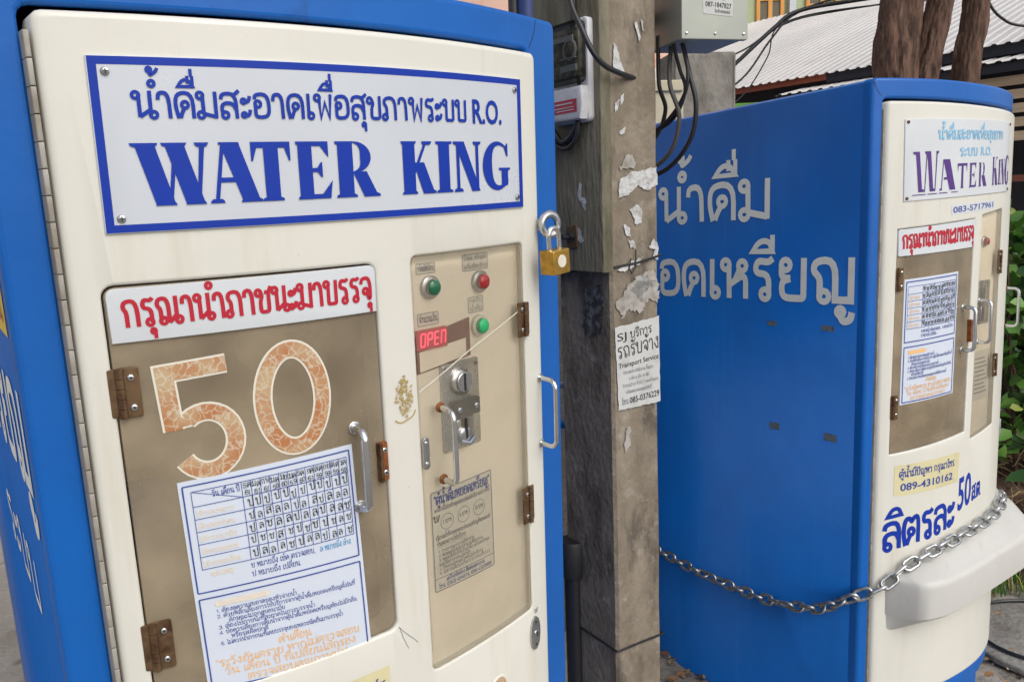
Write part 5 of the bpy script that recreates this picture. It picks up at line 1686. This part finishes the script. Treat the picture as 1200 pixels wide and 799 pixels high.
# far buildings
gh = thing('green_house', 'pale green house with orange window frame rising behind the white roof', 'house', (5.2, 17, 0))
world_box('wall', (5.0, 4.0, 9.0), M['greenwall'], (0, 1.0, 0), 0, gh)
def fr_window(x, z, w, h):
    q = Geo()
    q.plate(rrect(x, z, x + w, z + h), 0, .05, .005, [rrect(x + .07, z + .07, x + w * .5 - .04, z + h - .07), rrect(x + w * .5 + .04, z + .07, x + w - .07, z + h - .07)])
    f = q.build('window', M['orangeframe'], gh, lambda a, b, c: Vector((a, -1.0 - c - .002, b)), 0)
    q = Geo(); q.plate(rrect(x + .06, z + .06, x + w - .06, z + h - .06), .004, .015)
    q.build('pane', M['darkglass'], f, lambda a, b, c: Vector((a, -1.0 - c - .002, b)), 0)
fr_window(-.32, 4.98, .42, .42) if False else fr_window(-.38, 4.72, .52, .55)
fr_window(.55, 5.05, .62, .60)
q = Geo(); q.box((.22, 0, 0), (.34, 9, .12)); q.build('downpipe', M['white'], gh, lambda a, b, c: Vector((a, -1.0 - c, b)), 0)
ph = thing('pink_house', 'pink and orange plastered house far behind the left machine', 'house', (.3, 13, 0))
world_box('wall', (17.0, 3.0, 8.5), M['pinkwall'], (-6.0, 1.0, 0), 0, ph)
q = Geo()
q.plate(rrect(-2.2, 4.9, -1.0, 6.0), 0, .04); q.plate(rrect(-.2, 5.2, .9, 6.2), 0, .04)
q.build('window', M['darkglass'], ph, lambda a, b, c: Vector((a, -.5 - c - .002, b)), 0)
bp = thing('painted_post', 'dark blue painted post far behind the left machine, against pink wall', 'post', (.345, 11.2, 0))
q = Geo(); q.tube([(0, 0, 0), (0, 0, 7)], .12, 0, 14); q.build('shaft', M['dkblue'], bp, None, 0)
q = Geo(); q.tube([(-.16, .0, 0), (-.16, 0, 7)], .07, 0, 12); q.build('pipe', M['cable'], bp, None, 0)

# trees
def trunk_mesh(q, pts, rs, n=56, seed=0, amp=.26, seg=34):
    P = [Vector(p) for p in pts]
    D_, RR = [], []
    for i in range(len(P) - 1):
        p0 = P[max(0, i - 1)]; p1 = P[i]; p2 = P[i + 1]; p3 = P[min(len(P) - 1, i + 2)]
        for k in range(seg):
            t = k / seg
            D_.append(.5 * ((2 * p1) + (p2 - p0) * t + (2 * p0 - 5 * p1 + 4 * p2 - p3) * t * t + (3 * p1 - p0 - 3 * p2 + p3) * t ** 3))
            RR.append(rs[i] + (rs[i + 1] - rs[i]) * t)
    D_.append(P[-1]); RR.append(rs[-1])
    vs, fs = [], []
    for i, (p, r) in enumerate(zip(D_, RR)):
        a = D_[max(0, i - 1)]; b = D_[min(len(D_) - 1, i + 1)]
        t = (b - a).normalized(); x = t.cross(Vector((0, 1, 0.1))).normalized(); y = t.cross(x)
        for j in range(n):
            an = 2 * PI * j / n
            d_ = x * math.cos(an) + y * math.sin(an)
            k = 1 + amp * mnoise.noise(Vector((math.cos(an) * 1.4 + seed, math.sin(an) * 1.4, p.z * 1.8))) + amp * .5 * mnoise.noise(Vector((math.cos(an) * 4 + seed, math.sin(an) * 4, p.z * 5)))
            k -= amp * .75 * max(0.0, .30 - abs(mnoise.noise(Vector((math.cos(an) * 6 + seed, math.sin(an) * 6, p.z * 3.5)))))
            k += amp * .25 * mnoise.noise(Vector((math.cos(an) * 14, math.sin(an) * 14 + seed, p.z * 18)))
            vs.append(p + d_ * r * k)
    for i in range(len(D_) - 1):
        for j in range(n): fs.append((i * n + j, i * n + (j + 1) % n, (i + 1) * n + (j + 1) % n, (i + 1) * n + j))
    q.add(vs, [f[::-1] for f in fs])
def leaf_cloud(q, pts, count, rad, size, rnd, flat=1.0, mi=1):
    for _ in range(count):
        c = Vector(rnd.choice(pts)) + Vector((rnd.gauss(0, rad), rnd.gauss(0, rad), rnd.gauss(0, rad * flat)))
        e = Euler((rnd.uniform(-1.2, 1.2), rnd.uniform(-1.2, 1.2), rnd.uniform(0, 6.28))).to_matrix()
        s_ = size * rnd.uniform(.6, 1.3)
        P = [(0, 0, 0), (.38, .30, .10), (.30, .75, .06), (0, 1.1, -.08), (-.30, .75, .06), (-.38, .30, .10)]
        vs = [c + e @ (Vector(p) * s_) for p in P]
        vs.append(c + e @ (Vector((0, .55, -.02)) * s_))
        q.add(vs, [(0, 1, 6), (1, 2, 6), (2, 3, 6), (3, 4, 6), (4, 5, 6), (5, 0, 6)], mi if rnd.random() < .7 else (mi + 1 if rnd.random() < .8 else mi + 2))
def tree(label, trunks, crown_pts, seed, loc):
    t = thing('roadside_tree', label, 'tree', loc, None, 'trees behind the right machine')
    o0 = -Vector(loc)
    q = Geo()
    for pts, rs in trunks[:1]: trunk_mesh(q, [Vector(p) + o0 for p in pts], rs, seed=seed)
    q.build('trunk', M['bark'], t, None, 0, 50)
    for pts, rs in trunks[1:]:
        q = Geo(); trunk_mesh(q, [Vector(p) + o0 for p in pts], rs, seed=seed + 3)
        q.build('limb', M['bark'], t, None, 0, 50)
    q = Geo(); leaf_cloud(q, [Vector(p) + o0 for p in crown_pts], 900, .45, .11, random.Random(seed), .5, 0)
    q.build('crown', [M['leaf2'], M['leaf'], M['leaf3']], t, None, 0, 80)
tree('thick forked brown tree trunk standing behind the right machine',
     [([(2.17, 4.62, -.05), (2.16, 4.6, 1.2), (2.165, 4.6, 2.0), (2.15, 4.6, 2.28), (2.175, 4.6, 2.6), (2.20, 4.62, 3.2), (2.05, 4.7, 4.4)], [.19, .14, .115, .118, .105, .09, .05]),
      ([(2.22, 4.6, 1.85), (2.29, 4.6, 2.12), (2.33, 4.6, 2.30), (2.40, 4.62, 2.60), (2.55, 4.7, 3.2), (2.7, 4.8, 4.3)], [.09, .085, .072, .062, .055, .03])],
     [(2.0, 4.7, 4.6), (2.7, 4.8, 4.5), (2.3, 4.6, 4.8)], 2, (2.17, 4.62, 0))
tree('slim straight brown tree trunk right of the forked one behind the right machine',
     [([(2.50, 4.60, -.05), (2.52, 4.6, 1.2), (2.545, 4.6, 2.2), (2.575, 4.6, 2.45), (2.59, 4.6, 2.7), (2.66, 4.65, 3.4), (2.8, 4.7, 4.4)], [.10, .085, .068, .064, .06, .05, .03])],
     [(2.8, 4.7, 4.6), (3.1, 4.8, 4.5)], 5, (2.50, 4.60, 0))

# overhead wires
wires = [([(1.26, 5.0, 2.27), (1.38, 5, 2.36), (1.605, 5, 2.553), (1.755, 5, 2.65), (2.1, 5, 2.70), (3.2, 5.2, 2.85)], .012, 'thick black overhead wire bundle rising across the white roof'),
         ([(1.26, 5.0, 2.16), (1.45, 5, 2.30), (1.60, 5, 2.50), (1.75, 5, 2.64), (2.1, 5, 2.74), (3.2, 5.2, 2.95)], .006, 'black overhead wire sagging just under the thick bundle'),
         ([(1.27, 5.0, 2.06), (1.45, 5, 2.20), (1.58, 5, 2.40), (1.66, 5, 2.58), (2.1, 5, 2.66), (3.2, 5.2, 2.75)], .004, 'thin grey overhead wire lowest across the white roof'),
         ([(1.22, 5.0, 2.36), (1.45, 5, 2.45), (1.66, 5, 2.575), (2.0, 5, 2.645), (3.2, 5.2, 2.8)], .005, 'thin overhead wire rising uppermost past the junction box'),
         ([(2.83, 5, 2.80), (2.88, 5.0, 2.66), (2.96, 5, 2.57), (3.095, 5, 2.52), (3.5, 5, 2.50)], .008, 'black wire drooping at the top right in front of the roof')]
for pts, r, lb in wires: cable('overhead_wire', pts, r, M['cable'], lb, 'wire', 'overhead wires')

# shrub on the right
rnd = random.Random(21)
sh_ = thing('leafy_shrub', 'green broad-leaved shrub beside the right machine', 'shrub', (2.35, 3.55, 0))
q = Geo()
stems = []
for k in range(9):
    a = rnd.uniform(0, 6.28)
    pts = [(rnd.uniform(-.1, .1), rnd.uniform(-.1, .1), 0)]
    for i in range(4): pts.append((pts[-1][0] + .09 * math.cos(a) + rnd.uniform(-.03, .03), pts[-1][1] + .07 * math.sin(a), pts[-1][2] + rnd.uniform(.28, .36)))
    q.tube(pts, [.012, .010, .008, .006, .003], 0, 6)
    stems += pts[2:]
q.build('stem', M['bark'], sh_, None, 0)
q = Geo()
P_ = []
for _ in range(130):
    a = rnd.uniform(0, 6.28); z = rnd.uniform(.50, 1.42)
    rr_ = .40 * math.sqrt(rnd.random()) * (1.15 - .25 * z)
    P_.append((rr_ * math.cos(a) * 1.25, rr_ * math.sin(a), z))
leaf_cloud(q, P_, 1500, .06, .085, rnd, 1, 0)
q.build('foliage', [M['leaf'], M['leaf2'], M['leaf3']], sh_, None, 0, 80)
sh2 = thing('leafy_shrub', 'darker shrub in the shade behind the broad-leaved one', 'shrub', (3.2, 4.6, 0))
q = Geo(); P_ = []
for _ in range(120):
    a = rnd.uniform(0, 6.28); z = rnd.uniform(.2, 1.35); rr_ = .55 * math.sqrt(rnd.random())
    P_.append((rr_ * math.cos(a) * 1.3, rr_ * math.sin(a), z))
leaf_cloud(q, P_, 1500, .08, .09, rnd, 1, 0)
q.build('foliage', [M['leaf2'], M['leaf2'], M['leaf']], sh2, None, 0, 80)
q = Geo(); q.tube([(0, 0, 0), (.05, 0, .9)], .03, 0, 8); q.build('stem', M['bark'], sh2, None, 0)

# soil mound, dead fronds, log, slab, wire hoop, grass, litter
o = lump('soil_mound', (2.62, 3.85, .02), (.75, .55, .42), M['soil'], 8, 5, .30, 2.5); tag(o, kind='structure')
q = Geo()
for _ in range(420):
    a = rnd.uniform(0, 6.28); k = math.sqrt(rnd.random())
    x, y = 2.42 + .42 * k * math.cos(a), 3.62 + .32 * k * math.sin(a)
    z = .46 * (1 - .55 * k * k) + rnd.uniform(-.05, .03)
    L = rnd.uniform(.06, .20); b_ = rnd.uniform(0, 6.28); c = rnd.uniform(-.5, .3)
    q.tube([(x, y, z), (x + L * .5 * math.cos(b_), y + L * .5 * math.sin(b_), z + c * L * .5 + .012), (x + L * math.cos(b_), y + L * math.sin(b_), z + c * L)], [.0028, .003, .001], 0, 4)
tag(q.build('dry_straw', M['straw'], None, None, 0), 'pale dry straw and dead fronds heaped on the soil right of the machine', 'straw', kind='stuff')
lg = thing('dead_log', 'dark dead log lying on the soil right of the machine', 'log', (2.45, 3.45, .22))
q = Geo(); trunk_mesh(q, [(-.45, .05, .02), (-.1, 0, .0), (.3, -.05, .03), (.7, -.02, .0)], [.045, .055, .055, .05], 14, 9); q.build('trunk', M['bark'], lg, None, 0)
def slab():
    q = Geo(); n = 28
    pts = [(.29 * math.cos(2 * PI * i / n), .29 * math.sin(2 * PI * i / n)) for i in range(n)]
    q.plate(pts, 0, .02, .006)
    o = q.build('concrete_cover', M['slab'], None, lambda x, y, h: Vector((x, y, h)), 0)
    o.location = (1.86, 2.62, .0)
    tag(o, 'round grey concrete cover on the ground right of the machine', 'cover')
slab()
q = Geo()
q.tube([(.25 * math.cos(R(t)), .23 * math.sin(R(t)), .004 * math.sin(R(3 * t))) for t in range(0, 360, 10)], .006, 0, 8, closed=True)
o = q.build('wire_hoop', M['cable'], None, None, 0); o.location = (1.86, 2.64, .032)
tag(o, 'thin black hoop lying on the round concrete cover', 'hoop')
for i, (x, y, z, s_) in enumerate(((1.83, 3.12, .03, (.13, .09, .05)), (1.98, 3.22, .03, (.10, .08, .06)), (2.15, 3.08, .03, (.12, .10, .05)), (1.78, 3.30, .05, (.12, .08, .07)), (2.30, 3.25, .05, (.15, .09, .06)))):
    tag(lump('rubble_stone', (x, y, z), s_, M['stone'], i * 3.1, 3, .35, 2),
        ('flat brown rubble stone nearest the machine shelf', 'small brown rubble stone beside the flat one', 'brown rubble stone at the right picture edge', 'brown rubble stone tucked behind the shelf', 'long brown rubble stone under the log')[i], 'stone', 'rubble stones right of the machine')
q = Geo()
for _ in range(900):
    k = rnd.random()
    cx, cy, sx_ = ((1.93, 2.98, .12), (2.05, 2.55, .10), (1.95, 2.36, .10), (2.2, 2.75, .15), (2.05, 3.02, .10))[rnd.randrange(5)]
    x, y = rnd.gauss(cx, sx_), rnd.gauss(cy, sx_ * .6)
    if (x - 1.86) ** 2 + (y - 2.62) ** 2 < .115: continue
    L = rnd.uniform(.03, .11); a = rnd.uniform(0, 6.28); ln = rnd.uniform(.1, .7)
    d_ = Vector((math.cos(a), math.sin(a), 0)); s_ = Vector((-d_.y, d_.x, 0)) * .0028
    p0 = Vector((x, y, -.005)); p1 = p0 + d_ * L * ln * .4 + Vector((0, 0, L * .65)); p2 = p0 + d_ * L * ln + Vector((0, 0, L))
    q.add([p0 - s_, p0 + s_, p1 + s_ * .8, p1 - s_ * .8, p2], [(0, 1, 2, 3), (3, 2, 4)], rnd.choice((0, 0, 1, 2)))
tag(q.build('grass_tufts', [M['leaf'], M['leaf3'], M['straw']], None, None, 0), 'thin green grass tufts round the concrete cover', 'grass', kind='stuff')
q = Geo()
for _ in range(1900):
    if rnd.random() < .3:
        x, y = rnd.uniform(.33, .95), rnd.uniform(2.10, 2.66)
    else:
        x, y = rnd.uniform(1.5, 2.7), rnd.uniform(2.3, 3.6)
    e = Euler((rnd.uniform(-.5, .5), rnd.uniform(-.5, .5), rnd.uniform(0, 6.28))).to_matrix()
    s_ = rnd.uniform(.010, .038)
    P = [(0, 0, 0), (.35, .4, .08), (.22, .85, .03), (0, 1.1, -.05), (-.22, .85, .03), (-.35, .4, .08)]
    q.add([Vector((x, y, .008)) + e @ (Vector(p) * s_) for p in P], [(0, 1, 2, 3), (0, 3, 4, 5)], rnd.choice((0, 0, 1, 2)))
tag(q.build('leaf_litter', [M['litter'], M['soil'], M['straw']], None, None, 0), 'brown dead leaves and grit scattered on the ground', 'leaf litter', kind='stuff')
